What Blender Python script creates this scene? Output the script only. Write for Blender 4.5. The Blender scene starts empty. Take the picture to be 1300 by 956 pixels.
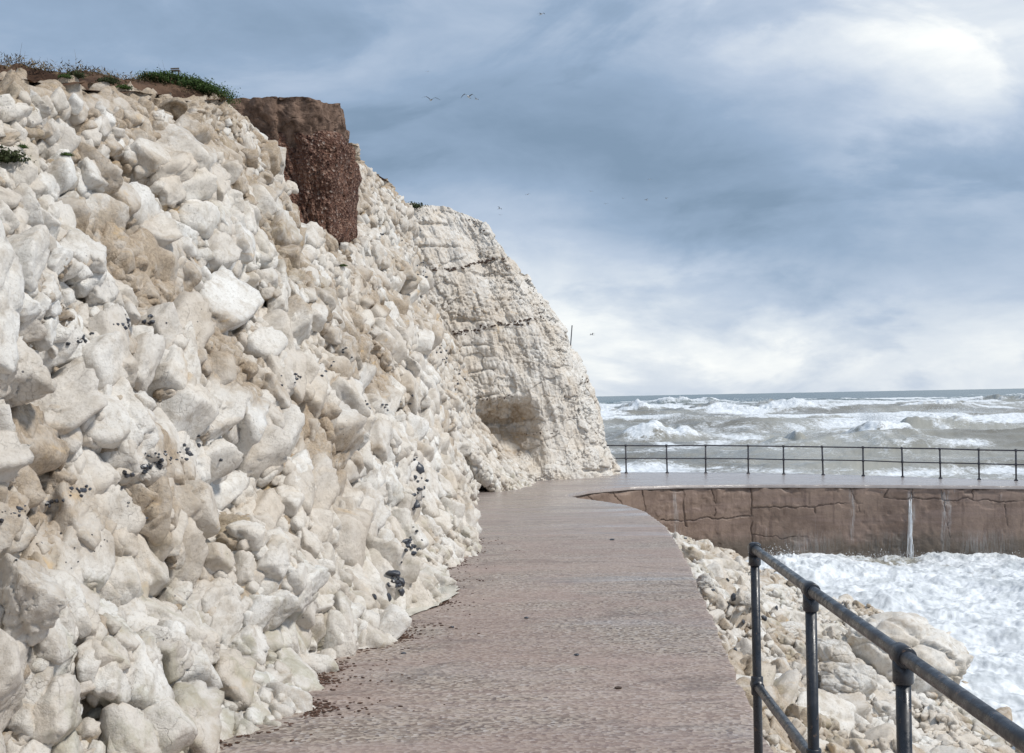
import bpy, math, random
import numpy as np
from mathutils import Vector, Matrix

random.seed(7)
rng = np.random.default_rng(11)
sc = bpy.context.scene
COL = sc.collection
EYE = 5.6                      # camera height above the water, metres (sea level is z = 0)
F = 1625.0                     # focal length in photo pixels (45 mm on a 36 mm sensor, 1300 px wide)
ROLL = math.radians(1.08)
CX, CY = 650.0, 504.3

# ------------------------------------------------------------------ helpers
def ray(px, py):
    a = (px - CX) / F; b = (CY - py) / F
    return a * math.cos(ROLL) + b * math.sin(ROLL), -a * math.sin(ROLL) + b * math.cos(ROLL)

def drop(X, D):
    """how far the walking surface lies below the eye"""
    X = np.asarray(X, float); D = np.asarray(D, float)
    d = np.clip(D, -20, 60)
    h = 1.66 + 0.04 * (d - 4.7)
    h = 3.0 - np.logaddexp(0, (3.0 - h) / 0.05) * 0.05 - 0.0
    h = np.where(h > 3.0, 3.0, h)
    return h + 0.018 * np.clip(X - 3, 0, 40) * np.clip((D - 37) / 4, 0, 1)

def ground(px, py):
    rx, rz = ray(px, py)
    lo, hi = 1.0, 120.0
    for _ in range(60):
        m = (lo + hi) / 2
        if -rz * m < float(drop(rx * m, m)): lo = m
        else: hi = m
    return rx * lo, lo, EYE - float(drop(rx * lo, lo))

def at(px, py, D):
    rx, rz = ray(px, py)
    return Vector((rx * D, D, EYE + rz * D))

def proj(P):
    X = P[..., 0] / P[..., 1]; Z = (P[..., 2] - EYE) / P[..., 1]
    a = X * math.cos(ROLL) - Z * math.sin(ROLL); b = X * math.sin(ROLL) + Z * math.cos(ROLL)
    return CX + a * F, CY - b * F

def sstep(a, b, x):
    t = np.clip((x - a) / (b - a), 0, 1); return t * t * (3 - 2 * t)

def h2(ix, iy, seed):
    with np.errstate(over='ignore'):
        h = ix.astype(np.int32).view(np.uint32) * np.uint32(374761393) + iy.astype(np.int32).view(np.uint32) * np.uint32(668265263) + np.uint32((seed * 2246822519 + 974711) & 0xFFFFFFFF)
        h = (h ^ (h >> np.uint32(15))) * np.uint32(2246822519); h = (h ^ (h >> np.uint32(13))) * np.uint32(3266489917)
        h = h ^ (h >> np.uint32(16))
    return h.astype(np.float32) * np.float32(1 / 4294967296.0)

def vnoise(x, y, seed=0):
    x = np.asarray(x, float); y = np.asarray(y, float)
    x, y = np.broadcast_arrays(x, y)
    ix = np.floor(x); iy = np.floor(y); fx = (x - ix).astype(np.float32); fy = (y - iy).astype(np.float32)
    ix = np.ascontiguousarray(ix.astype(np.int32)); iy = np.ascontiguousarray(iy.astype(np.int32))
    u = fx * fx * fx * (fx * (fx * 6 - 15) + 10); v = fy * fy * fy * (fy * (fy * 6 - 15) + 10)
    a = h2(ix, iy, seed); b = h2(ix + 1, iy, seed); c = h2(ix, iy + 1, seed); d = h2(ix + 1, iy + 1, seed)
    return (a + (b - a) * u) * (1 - v) + (c + (d - c) * u) * v

def fbm(x, y, seed=0, o=4, g=0.5):
    s = 0; a = 1; n = 0
    for i in range(o):
        s = s + a * (vnoise(x, y, seed + i * 17) * 2 - 1); n += a
        x = x * 2.03 + 13.1; y = y * 2.03 + 7.7; a *= g
    return s / n

def worley(x, y, seed, jit=0.92):
    ix = np.floor(x).astype(np.int64); iy = np.floor(y).astype(np.int64)
    best = np.full(x.shape, 9e9); bx = np.zeros_like(x); by = np.zeros_like(x)
    cx = np.zeros_like(ix); cy = np.zeros_like(iy)
    for j in (-1, 0, 1):
        for i in (-1, 0, 1):
            px = ix + i; py = iy + j
            rx = px + 0.5 + (h2(px, py, seed) - .5) * jit - x
            ry = py + 0.5 + (h2(px, py, seed + 1) - .5) * jit - y
            d = rx * rx + ry * ry; m = d < best
            best = np.where(m, d, best); bx = np.where(m, rx, bx); by = np.where(m, ry, by)
            cx = np.where(m, px, cx); cy = np.where(m, py, cy)
    e = np.full(x.shape, 9.0)
    for j in (-1, 0, 1):
        for i in (-1, 0, 1):
            px = ix + i; py = iy + j
            rx = px + 0.5 + (h2(px, py, seed) - .5) * jit - x
            ry = py + 0.5 + (h2(px, py, seed + 1) - .5) * jit - y
            dx = rx - bx; dy = ry - by; L = np.sqrt(dx * dx + dy * dy)
            same = L < 1e-6
            ee = ((bx + rx) * dx + (by + ry) * dy) * .5 / np.where(same, 1, L)
            e = np.where(same, e, np.minimum(e, ee))
    return -bx, -by, np.maximum(e, 0), cx, cy

def blocks(s, t, size, asp, ang, seed, steep=0.9, warp=0.25):
    """faceted stones packed side by side: height (m), distance to the joint (m), a number per stone"""
    ws = s + warp * size * fbm(s / size * .8, t / size * .8, seed + 5, 3)
    wt = t + warp * size * fbm(s / size * .8 + 31, t / size * .8 + 17, seed + 6, 3)
    ca, sa = math.cos(ang), math.sin(ang)
    x = (ws * ca + wt * sa) / (size * asp); y = (-ws * sa + wt * ca) / size
    dx, dy, e, cx, cy = worley(x, y, seed)
    h = None
    r0 = h2(cx, cy, seed + 11) * 6.283
    for i in range(4):
        a = r0 + i * 1.57 + (h2(cx, cy, seed + 20 + i) - .5) * 1.2
        st = steep * (0.15 + 1.0 * h2(cx, cy, seed + 30 + i) ** 1.3)
        b = 0.10 + 0.25 * h2(cx, cy, seed + 40 + i)
        hi = b - st * (dx * np.cos(a) + dy * np.sin(a))
        if h is None: h = hi
        else:
            k = 0.035; q = np.clip(.5 + .5 * (h - hi) / k, 0, 1)      # smooth minimum keeps the arrises rounded
            h = h * (1 - q) + hi * q - k * q * (1 - q)
    h = h + 0.5 * (h2(cx, cy, seed + 50) - .5)
    return h * size, e * size, h2(cx, cy, seed + 60)

def h3(ix, iy, iz, seed):
    with np.errstate(over='ignore'):
        h = ix * np.uint32(374761393) + iy * np.uint32(668265263) + iz * np.uint32(1442695041) + np.uint32((seed * 2246822519 + 974711) & 0xFFFFFFFF)
        h = (h ^ (h >> np.uint32(15))) * np.uint32(2246822519); h = (h ^ (h >> np.uint32(13))) * np.uint32(3266489917)
        h = h ^ (h >> np.uint32(16))
    return h.astype(np.float32) * np.float32(1 / 4294967296.0)

def stones3(P, size, seed, sq=(1, 1, 1), steep=.9, warp=.22, rot=0.5):
    """faceted stones in space: height, distance to the joint, number per stone (all in metres)"""
    q = P.reshape(-1, 3) / size
    w1 = fbm(q[:, 0] * .7 + q[:, 2] * .5, q[:, 1] * .7 - q[:, 2] * .4, seed + 1, 2); w2 = fbm(q[:, 0] * .7 + q[:, 2] * .5 + 40, q[:, 1] * .7 - q[:, 2] * .4, seed + 2, 2)
    c, s_ = math.cos(rot), math.sin(rot)
    x = (q[:, 0] + warp * w1) / sq[0]; y = ((q[:, 1] + warp * w2) * c + q[:, 2] * s_) / sq[1]; z = (-(q[:, 1] + warp * w1) * s_ + q[:, 2] * c + warp * w2) / sq[2]
    x, y, z = [a.astype(np.float32) for a in (x, y, z)]
    ix, iy, iz = [np.floor(a).astype(np.int32).astype(np.uint32) for a in (x, y, z)]
    fx, fy, fz = x - np.floor(x), y - np.floor(y), z - np.floor(z)
    best = np.full(x.shape, 9e9, np.float32); B = [np.zeros_like(x) for _ in range(3)]; C = [ix.copy(), iy.copy(), iz.copy()]; pts = []
    for k in (-1, 0, 1):
        for j in (-1, 0, 1):
            for i in (-1, 0, 1):
                with np.errstate(over='ignore'): a, b, c_ = ix + np.uint32(i & 0xFFFFFFFF), iy + np.uint32(j & 0xFFFFFFFF), iz + np.uint32(k & 0xFFFFFFFF)
                rx = i + .05 + .9 * h3(a, b, c_, seed) - fx; ry = j + .05 + .9 * h3(a, b, c_, seed + 1) - fy; rz = k + .05 + .9 * h3(a, b, c_, seed + 2) - fz
                d = rx * rx + ry * ry + rz * rz; m = d < best
                best[m] = d[m]; B[0][m] = rx[m]; B[1][m] = ry[m]; B[2][m] = rz[m]; C[0][m] = a[m]; C[1][m] = b[m]; C[2][m] = c_[m]
                pts.append((rx, ry, rz))
    e = np.full(x.shape, 9.0, np.float32)
    for rx, ry, rz in pts:
        dx, dy, dz = rx - B[0], ry - B[1], rz - B[2]; L = np.sqrt(dx * dx + dy * dy + dz * dz); same = L < 1e-5
        ee = ((B[0] + rx) * dx + (B[1] + ry) * dy + (B[2] + rz) * dz) * .5 / np.where(same, 1, L)
        e = np.where(same, e, np.minimum(e, ee))
    h = None
    for i in range(4):
        a = 6.283 * h3(*C, seed + 10 + i); zz = 2 * h3(*C, seed + 20 + i) - 1; rr_ = np.sqrt(1 - zz * zz)
        st = steep * (.15 + h3(*C, seed + 30 + i)); b = .08 + .25 * h3(*C, seed + 40 + i)
        hi = b + st * (B[0] * rr_ * np.cos(a) + B[1] * rr_ * np.sin(a) + B[2] * zz)
        if h is None: h = hi
        else:
            k = .022; t_ = np.clip(.5 + .5 * (h - hi) / k, 0, 1); h = h * (1 - t_) + hi * t_ - k * t_ * (1 - t_)
    h = h + .7 * (h3(*C, seed + 50) - .5)
    sh = P.shape[:-1]
    return (h * size).reshape(sh).astype(float), (np.maximum(e, 0) * size).reshape(sh).astype(float), h3(*C, seed + 60).reshape(sh).astype(float)

def normals(P):
    a = np.gradient(P, axis=1); b = np.gradient(P, axis=0)
    n = np.cross(a, b); n /= np.linalg.norm(n, axis=-1)[..., None] + 1e-9
    return n

def blur(P, k):
    for ax in (0, 1):
        for _ in range(k):
            Q = P.copy(); sl = [slice(None)] * P.ndim; a = list(sl); b = list(sl); c = list(sl)
            a[ax] = slice(0, -2); b[ax] = slice(1, -1); c[ax] = slice(2, None)
            Q[tuple(b)] = .25 * P[tuple(a)] + .5 * P[tuple(b)] + .25 * P[tuple(c)]; P = Q
    return P

# ------------------------------------------------------------------ object helpers
def tag(o, label=None, cat=None, group=None, kind=None):
    if label: o['label'] = label
    if cat: o['category'] = cat
    if group: o['group'] = group
    if kind: o['kind'] = kind
    return o

def link(name, me, mat, parent=None):
    o = bpy.data.objects.new(name, me); COL.objects.link(o)
    if mat and not me.materials: me.materials.append(mat)
    if parent: o.parent = parent
    return o

def empty(name, loc, rz=0):
    o = bpy.data.objects.new(name, None); COL.objects.link(o)
    o.location = loc; o.rotation_euler = (0, 0, rz); o.empty_display_size = .1
    return o

def mesh_np(name, V, Q, attrs=None, smooth=True):
    me = bpy.data.meshes.new(name)
    V = np.ascontiguousarray(V.reshape(-1, 3), dtype=np.float32); Q = np.ascontiguousarray(Q, dtype=np.int32)
    k = Q.shape[1]
    me.vertices.add(len(V)); me.vertices.foreach_set('co', V.ravel())
    me.loops.add(Q.size); me.loops.foreach_set('vertex_index', Q.ravel())
    me.polygons.add(len(Q))
    me.polygons.foreach_set('loop_start', np.arange(0, Q.size, k, dtype=np.int32))
    me.polygons.foreach_set('loop_total', np.full(len(Q), k, dtype=np.int32))
    me.update(calc_edges=True)
    me.polygons.foreach_set('use_smooth', np.full(len(Q), smooth))
    for n, a in (attrs or {}).items():
        at_ = me.attributes.new(n, 'FLOAT', 'POINT'); at_.data.foreach_set('value', np.ascontiguousarray(a, dtype=np.float32).ravel())
    me.validate(); return me

def grid_mesh(name, P, attrs=None, flip=False, wrap=False):
    nr, nc = P.shape[:2]
    idx = np.arange(nr * nc).reshape(nr, nc)
    if wrap: idx = np.concatenate([idx, idx[:, :1]], 1)
    a, b, c, d = idx[:-1, :-1].ravel(), idx[:-1, 1:].ravel(), idx[1:, 1:].ravel(), idx[1:, :-1].ravel()
    Q = np.stack([a, d, c, b] if flip else [a, b, c, d], 1)
    attrs = {k: np.broadcast_to(v, (nr, nc)) + 0.0 for k, v in (attrs or {}).items()}
    return mesh_np(name, P, Q, attrs)

class MB:
    def __init__(s): s.v = []; s.f = []
    def add(s, vs, fs):
        n = len(s.v); s.v += [tuple(v) for v in vs]; s.f += [tuple(i + n for i in f) for f in fs]
    def tube(s, pts, r, n=12, cap=True):
        pts = [Vector(p) for p in pts]; rs = r if isinstance(r, (list, tuple)) else [r] * len(pts)
        vs = []; fs = []
        for i, p in enumerate(pts):
            d = (pts[min(i + 1, len(pts) - 1)] - pts[max(i - 1, 0)]).normalized()
            up = Vector((0, 0, 1)) if abs(d.z) < .95 else Vector((1, 0, 0))
            u = d.cross(up).normalized(); w = u.cross(d)
            for k in range(n):
                a = 2 * math.pi * k / n
                vs.append(p + (u * math.cos(a) + w * math.sin(a)) * rs[i])
        for i in range(len(pts) - 1):
            for k in range(n):
                fs.append((i * n + k, i * n + (k + 1) % n, (i + 1) * n + (k + 1) % n, (i + 1) * n + k))
        if cap:
            fs.append(tuple(range(n))[::-1]); fs.append(tuple((len(pts) - 1) * n + k for k in range(n)))
        s.add(vs, fs)
    def box(s, c, d, rot=None):
        vs = []
        for x in (-1, 1):
            for y in (-1, 1):
                for z in (-1, 1):
                    v = Vector((x * d[0] / 2, y * d[1] / 2, z * d[2] / 2))
                    if rot: v = rot @ v
                    vs.append(v + Vector(c))
        s.add(vs, [(0, 1, 3, 2), (4, 6, 7, 5), (0, 4, 5, 1), (2, 3, 7, 6), (0, 2, 6, 4), (1, 5, 7, 3)])
    def build(s, name, mat, parent=None, smooth=True):
        me = bpy.data.meshes.new(name); me.from_pydata(s.v, [], s.f); me.update()
        me.polygons.foreach_set('use_smooth', [smooth] * len(me.polygons))
        return link(name, me, mat, parent)

# ------------------------------------------------------------------ materials
class NT:
    def __init__(s, name):
        s.m = bpy.data.materials.new(name); s.m.use_nodes = True; s.t = s.m.node_tree; s.n = s.t.nodes
        s.b = s.n['Principled BSDF']
    def new(s, ty, **kw):
        o = s.n.new(ty)
        for k, v in kw.items(): setattr(o, k, v)
        return o
    def ln(s, a, b): s.t.links.new(a, b)
    def val(s, sock, v):
        if isinstance(v, (int, float, tuple, list)): sock.default_value = v
        else: s.ln(v, sock)
    def pos(s, scale=(1, 1, 1), rot=(0, 0, 0)):
        g = s.new('ShaderNodeTexCoord'); m = s.new('ShaderNodeMapping'); m.inputs['Scale'].default_value = scale
        m.inputs['Rotation'].default_value = rot
        s.ln(g.outputs['Object'], m.inputs[0]); return m.outputs[0]
    def noise(s, sc_, det=6, rough=.6, vec=None, dist=0.0):
        o = s.new('ShaderNodeTexNoise'); o.inputs['Scale'].default_value = sc_; o.inputs['Detail'].default_value = det
        o.inputs['Roughness'].default_value = rough; o.inputs['Distortion'].default_value = dist
        if vec is not None: s.ln(vec, o.inputs['Vector'])
        return o.outputs[0]
    def vor(s, sc_, vec=None, feat='F1'):
        o = s.new('ShaderNodeTexVoronoi'); o.feature = feat; o.inputs['Scale'].default_value = sc_
        if vec is not None: s.ln(vec, o.inputs['Vector'])
        return o
    def ramp(s, x, a, b, lo=0.0, hi=1.0):
        o = s.new('ShaderNodeMapRange'); o.interpolation_type = 'SMOOTHSTEP'
        s.val(o.inputs[0], x); o.inputs[1].default_value = a; o.inputs[2].default_value = b
        o.inputs[3].default_value = lo; o.inputs[4].default_value = hi; return o.outputs[0]
    def mix(s, f, a, b, mode='MIX'):
        o = s.new('ShaderNodeMix'); o.data_type = 'RGBA'; o.blend_type = mode
        s.val(o.inputs[0], f)
        s.val(o.inputs[6], a if not isinstance(a, tuple) else (*a, 1)); s.val(o.inputs[7], b if not isinstance(b, tuple) else (*b, 1))
        return o.outputs[2]
    def math(s, op, a, b=0.0):
        o = s.new('ShaderNodeMath'); o.operation = op; s.val(o.inputs[0], a); s.val(o.inputs[1], b); return o.outputs[0]
    def attr(s, n):
        o = s.new('ShaderNodeAttribute'); o.attribute_name = n; return o.outputs['Fac']
    def bump(s, h, st=.5, dist=.02, prev=None):
        o = s.new('ShaderNodeBump'); o.inputs['Strength'].default_value = st; o.inputs['Distance'].default_value = dist
        s.ln(h, o.inputs['Height'])
        if prev is not None: s.ln(prev, o.inputs['Normal'])
        return o.outputs[0]
    def out(s, col, rough=.8, nrm=None, spec=.3, metal=0.0):
        s.val(s.b.inputs['Base Color'], col if not isinstance(col, tuple) else (*col, 1))
        s.val(s.b.inputs['Roughness'], rough); s.b.inputs['Specular IOR Level'].default_value = spec
        s.val(s.b.inputs['Metallic'], metal)
        if nrm is not None: s.ln(nrm, s.b.inputs['Normal'])
        return s.m

def mat_chalk(name, far=False, shore=False):
    n = NT(name); p = n.pos()
    n1 = n.noise(.9, 5, .6, p); n2 = n.noise(7, 6, .65, p, .4); n3 = n.noise(45, 5, .7, p)
    tone = n.attr('tone')
    c = n.mix(n.ramp(tone, 0, 1), (.66, .605, .54), (.81, .785, .74))
    c = n.mix(n.ramp(n1, .40, .68, 0, .55), c, (.66, .555, .435))
    c = n.mix(n.ramp(n2, .46, .70, 0, .62), c, (.46, .39, .31))
    c = n.mix(n.ramp(n3, .50, .68, 0, .50), c, (.42, .37, .305))
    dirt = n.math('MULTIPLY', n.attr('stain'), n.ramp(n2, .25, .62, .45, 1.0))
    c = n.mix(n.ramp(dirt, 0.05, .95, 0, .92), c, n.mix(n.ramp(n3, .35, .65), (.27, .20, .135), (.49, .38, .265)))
    och = n.ramp(n.noise(2.2, 4, .6, n.pos((1, 1, 1.6)), 1.0), .60, .72, 0, .55)
    c = n.mix(n.math('MULTIPLY', och, n.ramp(n.attr('stain'), 0, .6, .25, 1)), c, (.62, .42, .20))
    alg = n.math('MULTIPLY', n.attr('algae'), n.ramp(n.noise(3.5, 6, .7, p), .42, .66))
    c = n.mix(n.ramp(alg, 0, 1, 0, .42), c, (.37, .36, .24))
    sp = n.vor(16 if not far else 6, p); sp2 = n.noise(2.0, 3, .5, p)
    f = n.math('MULTIPLY', n.math('LESS_THAN', sp.outputs['Distance'], .10), n.ramp(sp2, .58, .66))
    c = n.mix(n.math('MULTIPLY', f, .8), c, (.06, .06, .075))
    wv = n.new('ShaderNodeVectorMath'); wv.operation = 'ADD'; n.ln(p, wv.inputs[0])
    nz = n.new('ShaderNodeTexNoise'); nz.inputs['Scale'].default_value = 6; nz.inputs['Detail'].default_value = 4; n.ln(p, nz.inputs['Vector'])
    sv = n.new('ShaderNodeVectorMath'); sv.operation = 'SCALE'; n.ln(nz.outputs['Color'], sv.inputs[0]); sv.inputs[3].default_value = .16; n.ln(sv.outputs[0], wv.inputs[1])
    k1 = n.vor(5.5, wv.outputs[0], 'DISTANCE_TO_EDGE').outputs['Distance']; k2 = n.vor(15, wv.outputs[0], 'DISTANCE_TO_EDGE').outputs['Distance']
    m1 = n.ramp(n.noise(1.7, 3, .6, p), .52, .68); m2 = n.ramp(n.noise(2.3, 3, .6, n.pos((1, 1.3, 1))), .52, .68)
    cr1 = n.math('MULTIPLY', n.ramp(k1, .0, .016, 1, 0), m1); cr2 = n.math('MULTIPLY', n.ramp(k2, .0, .030, 1, 0), m2)
    crk = n.math('MAXIMUM', cr1, n.math('MULTIPLY', cr2, .7))
    c = n.mix(n.math('MULTIPLY', crk, .35), c, (.24, .18, .13))
    facet = n.vor(9, wv.outputs[0]); sf = n.new('ShaderNodeSeparateColor'); n.ln(facet.outputs['Color'], sf.inputs[0])
    c = n.mix(n.ramp(sf.outputs[0], .2, .9, 0, .16), c, (.50, .44, .37))
    b = n.bump(crk, .5, -.02); b = n.bump(n.noise(14, 8, .7, p), .6, .04, b)
    b = n.bump(n3, .45, .010, b)
    b = n.bump(n.noise(160, 3, .6, p), .35, .003, b)
    return n.out(c, n.ramp(n2, .3, .7, .62, .9), b, .25)

def mat_path():
    n = NT('exposed_aggregate_concrete'); p = n.pos(); st = n.pos((.35, 5.5, 1))
    big = n.noise(.7, 4, .6, p); streak = n.noise(1.1, 6, .7, st, .5)
    gr = n.vor(42, p); gcol = gr.outputs['Color']
    s = n.new('ShaderNodeSeparateColor'); n.ln(gcol, s.inputs[0])
    c = n.mix(n.ramp(s.outputs[0], .1, .9), (.195, .146, .112), (.43, .358, .292))
    c = n.mix(n.ramp(s.outputs[1], .80, .95, 0, .8), c, (.50, .45, .41))
    c = n.mix(n.ramp(s.outputs[2], .78, .95, 0, .85), c, (.07, .050, .045))
    c = n.mix(n.ramp(streak, .46, .70, 0, .40), c, (.42, .345, .315))
    c = n.mix(n.ramp(big, .44, .64, 0, .45), c, (.31, .21, .175))
    c = n.mix(n.ramp(n.noise(2.6, 6, .7, p), .56, .70, 0, .40), c, (.20, .145, .125))
    joint = n.ramp(n.noise(.9, 3, .6, n.pos((.06, 7, 1))), .62, .68, 0, .5)
    c = n.mix(n.math('MULTIPLY', joint, .8), c, (.16, .11, .095))
    c = n.mix(n.ramp(n.noise(.45, 7, .65, n.pos((.6, 1.3, 1))), .40, .62, 0, .35), c, (.42, .30, .25))
    c = n.mix(n.ramp(n.noise(5, 5, .7, p), .58, .72, 0, .35), c, (.14, .095, .08))
    c = n.mix(n.ramp(n.noise(1.3, 6, .7, n.pos((.8, 1.2, 1)), .8), .55, .63, 0, .42), c, (.13, .098, .083))
    c = n.mix(n.ramp(n.noise(2.1, 7, .75, n.pos((.5, 1.8, 1)), .5), .60, .72, 0, .45), c, (.50, .46, .42))
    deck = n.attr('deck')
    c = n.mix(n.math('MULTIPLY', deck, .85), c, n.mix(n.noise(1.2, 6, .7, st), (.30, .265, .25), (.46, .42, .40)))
    wet = n.ramp(n.math('ADD', n.noise(.55, 5, .6, n.pos((.45, 1.6, 1))), n.math('MULTIPLY', deck, .34)), .54, .74)
    rough = n.math('SUBTRACT', .62, n.math('MULTIPLY', wet, .42))
    b = n.bump(gr.outputs['Distance'], .55, .008)
    b = n.bump(streak, .3, .012, b); b = n.bump(n.noise(28, 4, .6, p), .5, .008, b); b = n.bump(n.noise(240, 2, .5, p), .3, .002, b)
    return n.out(c, rough, b, .5)

def mat_wall():
    n = NT('weathered_sea_wall_concrete'); p = n.pos(); dr = n.pos((2.0, 2.0, .22)); ly = n.pos((.25, .25, 3.2))
    a = n.noise(1.1, 6, .65, p); d = n.noise(2.2, 5, .65, dr); l = n.noise(1.4, 5, .6, ly)
    c = n.mix(n.ramp(a, .35, .65), (.175, .118, .088), (.280, .198, .150))
    c = n.mix(n.ramp(l, .45, .66, 0, .5), c, (.30, .215, .18))
    c = n.mix(n.ramp(d, .54, .70, 0, .55), c, (.115, .078, .066))
    c = n.mix(n.ramp(n.noise(2.8, 5, .7, dr), .62, .74, 0, .5), c, (.42, .36, .33))
    c = n.mix(n.ramp(n.noise(18, 5, .7, p), .55, .75, 0, .45), c, (.12, .08, .065))
    c = n.mix(n.math('MULTIPLY', n.attr('stain'), .38), c, (.06, .042, .036))
    c = n.mix(n.math('MULTIPLY', n.attr('wash'), n.ramp(n.noise(9, 5, .7, dr), .40, .62)), c, (.62, .62, .62))
    sz = n.new('ShaderNodeSeparateXYZ'); n.ln(p, sz.inputs[0])
    band = n.ramp(n.math('ADD', sz.outputs[2], n.math('MULTIPLY', n.math('SUBTRACT', n.noise(.9, 5, .7, p), .5), 1.4)), .35, .95, .62, 0)
    c = n.mix(band, c, (.085, .075, .055))
    b = n.bump(n.noise(6, 8, .7, p), .6, .05); b = n.bump(n.noise(60, 4, .7, p), .5, .008, b)
    return n.out(c, n.ramp(d, .35, .65, .35, .7), b, .45)

def mat_sea():
    n = NT('rough_sea_water'); p = n.pos()
    foam = n.attr('foam'); bay = n.attr('bay')
    f1 = n.noise(.16, 9, .72, n.pos((1, .55, 1)), .8); f2 = n.noise(2.3, 7, .72, p, 1.2)
    lace = n.vor(1.3, n.pos((1, .6, 1)), 'SMOOTH_F1').outputs['Distance']
    k = n.math('ADD', n.math('MULTIPLY', f1, .62), n.math('MULTIPLY', f2, .38))
    thr = n.math('SUBTRACT', .66, n.math('MULTIPLY', foam, .46))
    m = n.ramp(n.math('SUBTRACT', k, thr), -.05, .07)
    w = n.mix(n.ramp(n.noise(.05, 5, .6, n.pos((1, .5, 1))), .38, .62), (.20, .18, .14), (.37, .355, .305))
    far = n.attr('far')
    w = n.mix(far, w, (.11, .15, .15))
    fc = n.mix(n.ramp(n.noise(.8, 8, .68, n.pos((1, .6, 1)), 2.2), .38, .58), (.56, .585, .60), (.82, .84, .86))
    c = n.mix(m, w, fc)
    h1 = n.noise(.9, 8, .7, n.pos((.7, 1.6, 1)), .5); h2_ = n.noise(6, 6, .7, p)
    b = n.bump(h1, .40, .16); b = n.bump(h2_, .35, .02, b)
    return n.out(c, n.math('ADD', .26, n.math('MULTIPLY', m, .5)), b, .4)

def mat_simple(name, c1, c2, scale=8, rough=.8, bump=.4, dist=.01, spec=.3, metal=0):
    n = NT(name); p = n.pos()
    c = n.mix(n.ramp(n.noise(scale, 6, .65, p), .35, .65), c1, c2)
    b = n.bump(n.noise(scale * 4, 5, .7, p), bump, dist)
    return n.out(c, rough, b, spec, metal)

def mat_outcrop():
    n = NT('flinty_brown_clay'); p = n.pos()
    v = n.vor(24, p, ); s = n.new('ShaderNodeSeparateColor'); n.ln(v.outputs['Color'], s.inputs[0])
    c = n.mix(n.ramp(n.noise(1.6, 5, .6, p), .35, .65), (.085, .040, .028), (.17, .088, .06))
    c = n.mix(n.ramp(s.outputs[0], .60, .9, 0, .75), c, (.30, .19, .14))
    c = n.mix(n.ramp(s.outputs[1], .92, .99, 0, .7), c, (.42, .34, .29))
    c = n.mix(n.ramp(s.outputs[2], .78, .95, 0, .8), c, (.045, .022, .017))
    b = n.bump(v.outputs['Distance'], .9, .05); b = n.bump(n.noise(40, 5, .7, p), .5, .01, b)
    return n.out(c, .85, b, .2)

M = {}
M['chalk'] = mat_chalk('cliff_chalk'); M['chalk_far'] = mat_chalk('headland_chalk', True)
M['path'] = mat_path(); M['wall'] = mat_wall(); M['sea'] = mat_sea(); M['outcrop'] = mat_outcrop()
M['cap'] = mat_simple('brown_crust', (.085, .052, .036), (.235, .155, .112), 5, .9, .9, .03)
M['flint'] = mat_simple('black_flint', (.018, .019, .024), (.075, .08, .095), 14, .32, .3, .004, .6)
M['flint_brown'] = mat_simple('brown_flint', (.05, .032, .024), (.13, .085, .06), 14, .5, .4, .004, .4)
def mat_rail():
    n = NT('worn_black_rail_paint'); p = n.pos()
    c = n.mix(n.ramp(n.noise(9, 5, .7, p), .35, .65), (.008, .010, .015), (.026, .029, .037))
    c = n.mix(n.ramp(n.noise(38, 6, .75, p), .60, .68, 0, .8), c, (.16, .10, .065))
    c = n.mix(n.ramp(n.noise(90, 4, .7, p), .62, .74, 0, .25), c, (.16, .16, .16))
    b = n.bump(n.noise(60, 6, .7, p), .35, .002); b = n.bump(n.noise(12, 3, .6, p), .3, .004, b)
    return n.out(c, n.ramp(n.noise(25, 5, .7, p), .35, .65, .22, .5), b, .6)
M['paint'] = mat_rail()
M['rail_far'] = mat_simple('dark_rail_paint', (.03, .032, .045), (.085, .08, .09), 12, .5, .2, .002, .4)
M['soil'] = mat_simple('brown_turf_soil', (.055, .032, .022), (.155, .095, .062), 3, .95, .9, .04, .1)
M['leaf'] = mat_simple('green_leaf', (.028, .055, .014), (.075, .12, .030), 9, .7, .1, .002, .2)
M['leaf_dark'] = mat_simple('dark_leaf', (.022, .034, .014), (.06, .07, .03), 9, .8, .1, .002, .2)
M['straw'] = mat_simple('dry_grass_stalk', (.10, .075, .04), (.22, .17, .10), 9, .9, .1, .002, .1)
M['foam'] = mat_simple('white_spray', (.74, .76, .78), (.84, .86, .88), 2, .7, .2, .01, .2)
M['wood'] = mat_simple('grey_wood', (.10, .075, .06), (.22, .18, .15), 12, .9, .4, .003, .2)
M['gull_white'] = mat_simple('white_feathers', (.55, .55, .55), (.75, .75, .75), 9, .8, .1, .002)
M['gull_grey'] = mat_simple('grey_feathers', (.10, .10, .105), (.19, .19, .20), 9, .8, .1, .002)
M['debris'] = mat_simple('brown_weed_debris', (.045, .028, .020), (.15, .085, .06), 30, .8, .4, .004, .2)
M['silt'] = mat_simple('wet_chalk_silt', (.50, .48, .42), (.62, .60, .53), 6, .12, .1, .001, .5)

# ------------------------------------------------------------------ camera
cam = bpy.data.cameras.new('camera'); co = bpy.data.objects.new('camera', cam); COL.objects.link(co)
cam.lens = 45; cam.sensor_width = 36; cam.sensor_fit = 'HORIZONTAL'
cam.shift_y = (CY - 478) / 1300.0
cam.clip_start = .1; cam.clip_end = 20000
co.matrix_world = Matrix.Translation((0, 0, EYE)) @ Matrix.Rotation(math.radians(90), 4, 'X') @ Matrix.Rotation(-ROLL, 4, 'Z')
sc.camera = co

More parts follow.
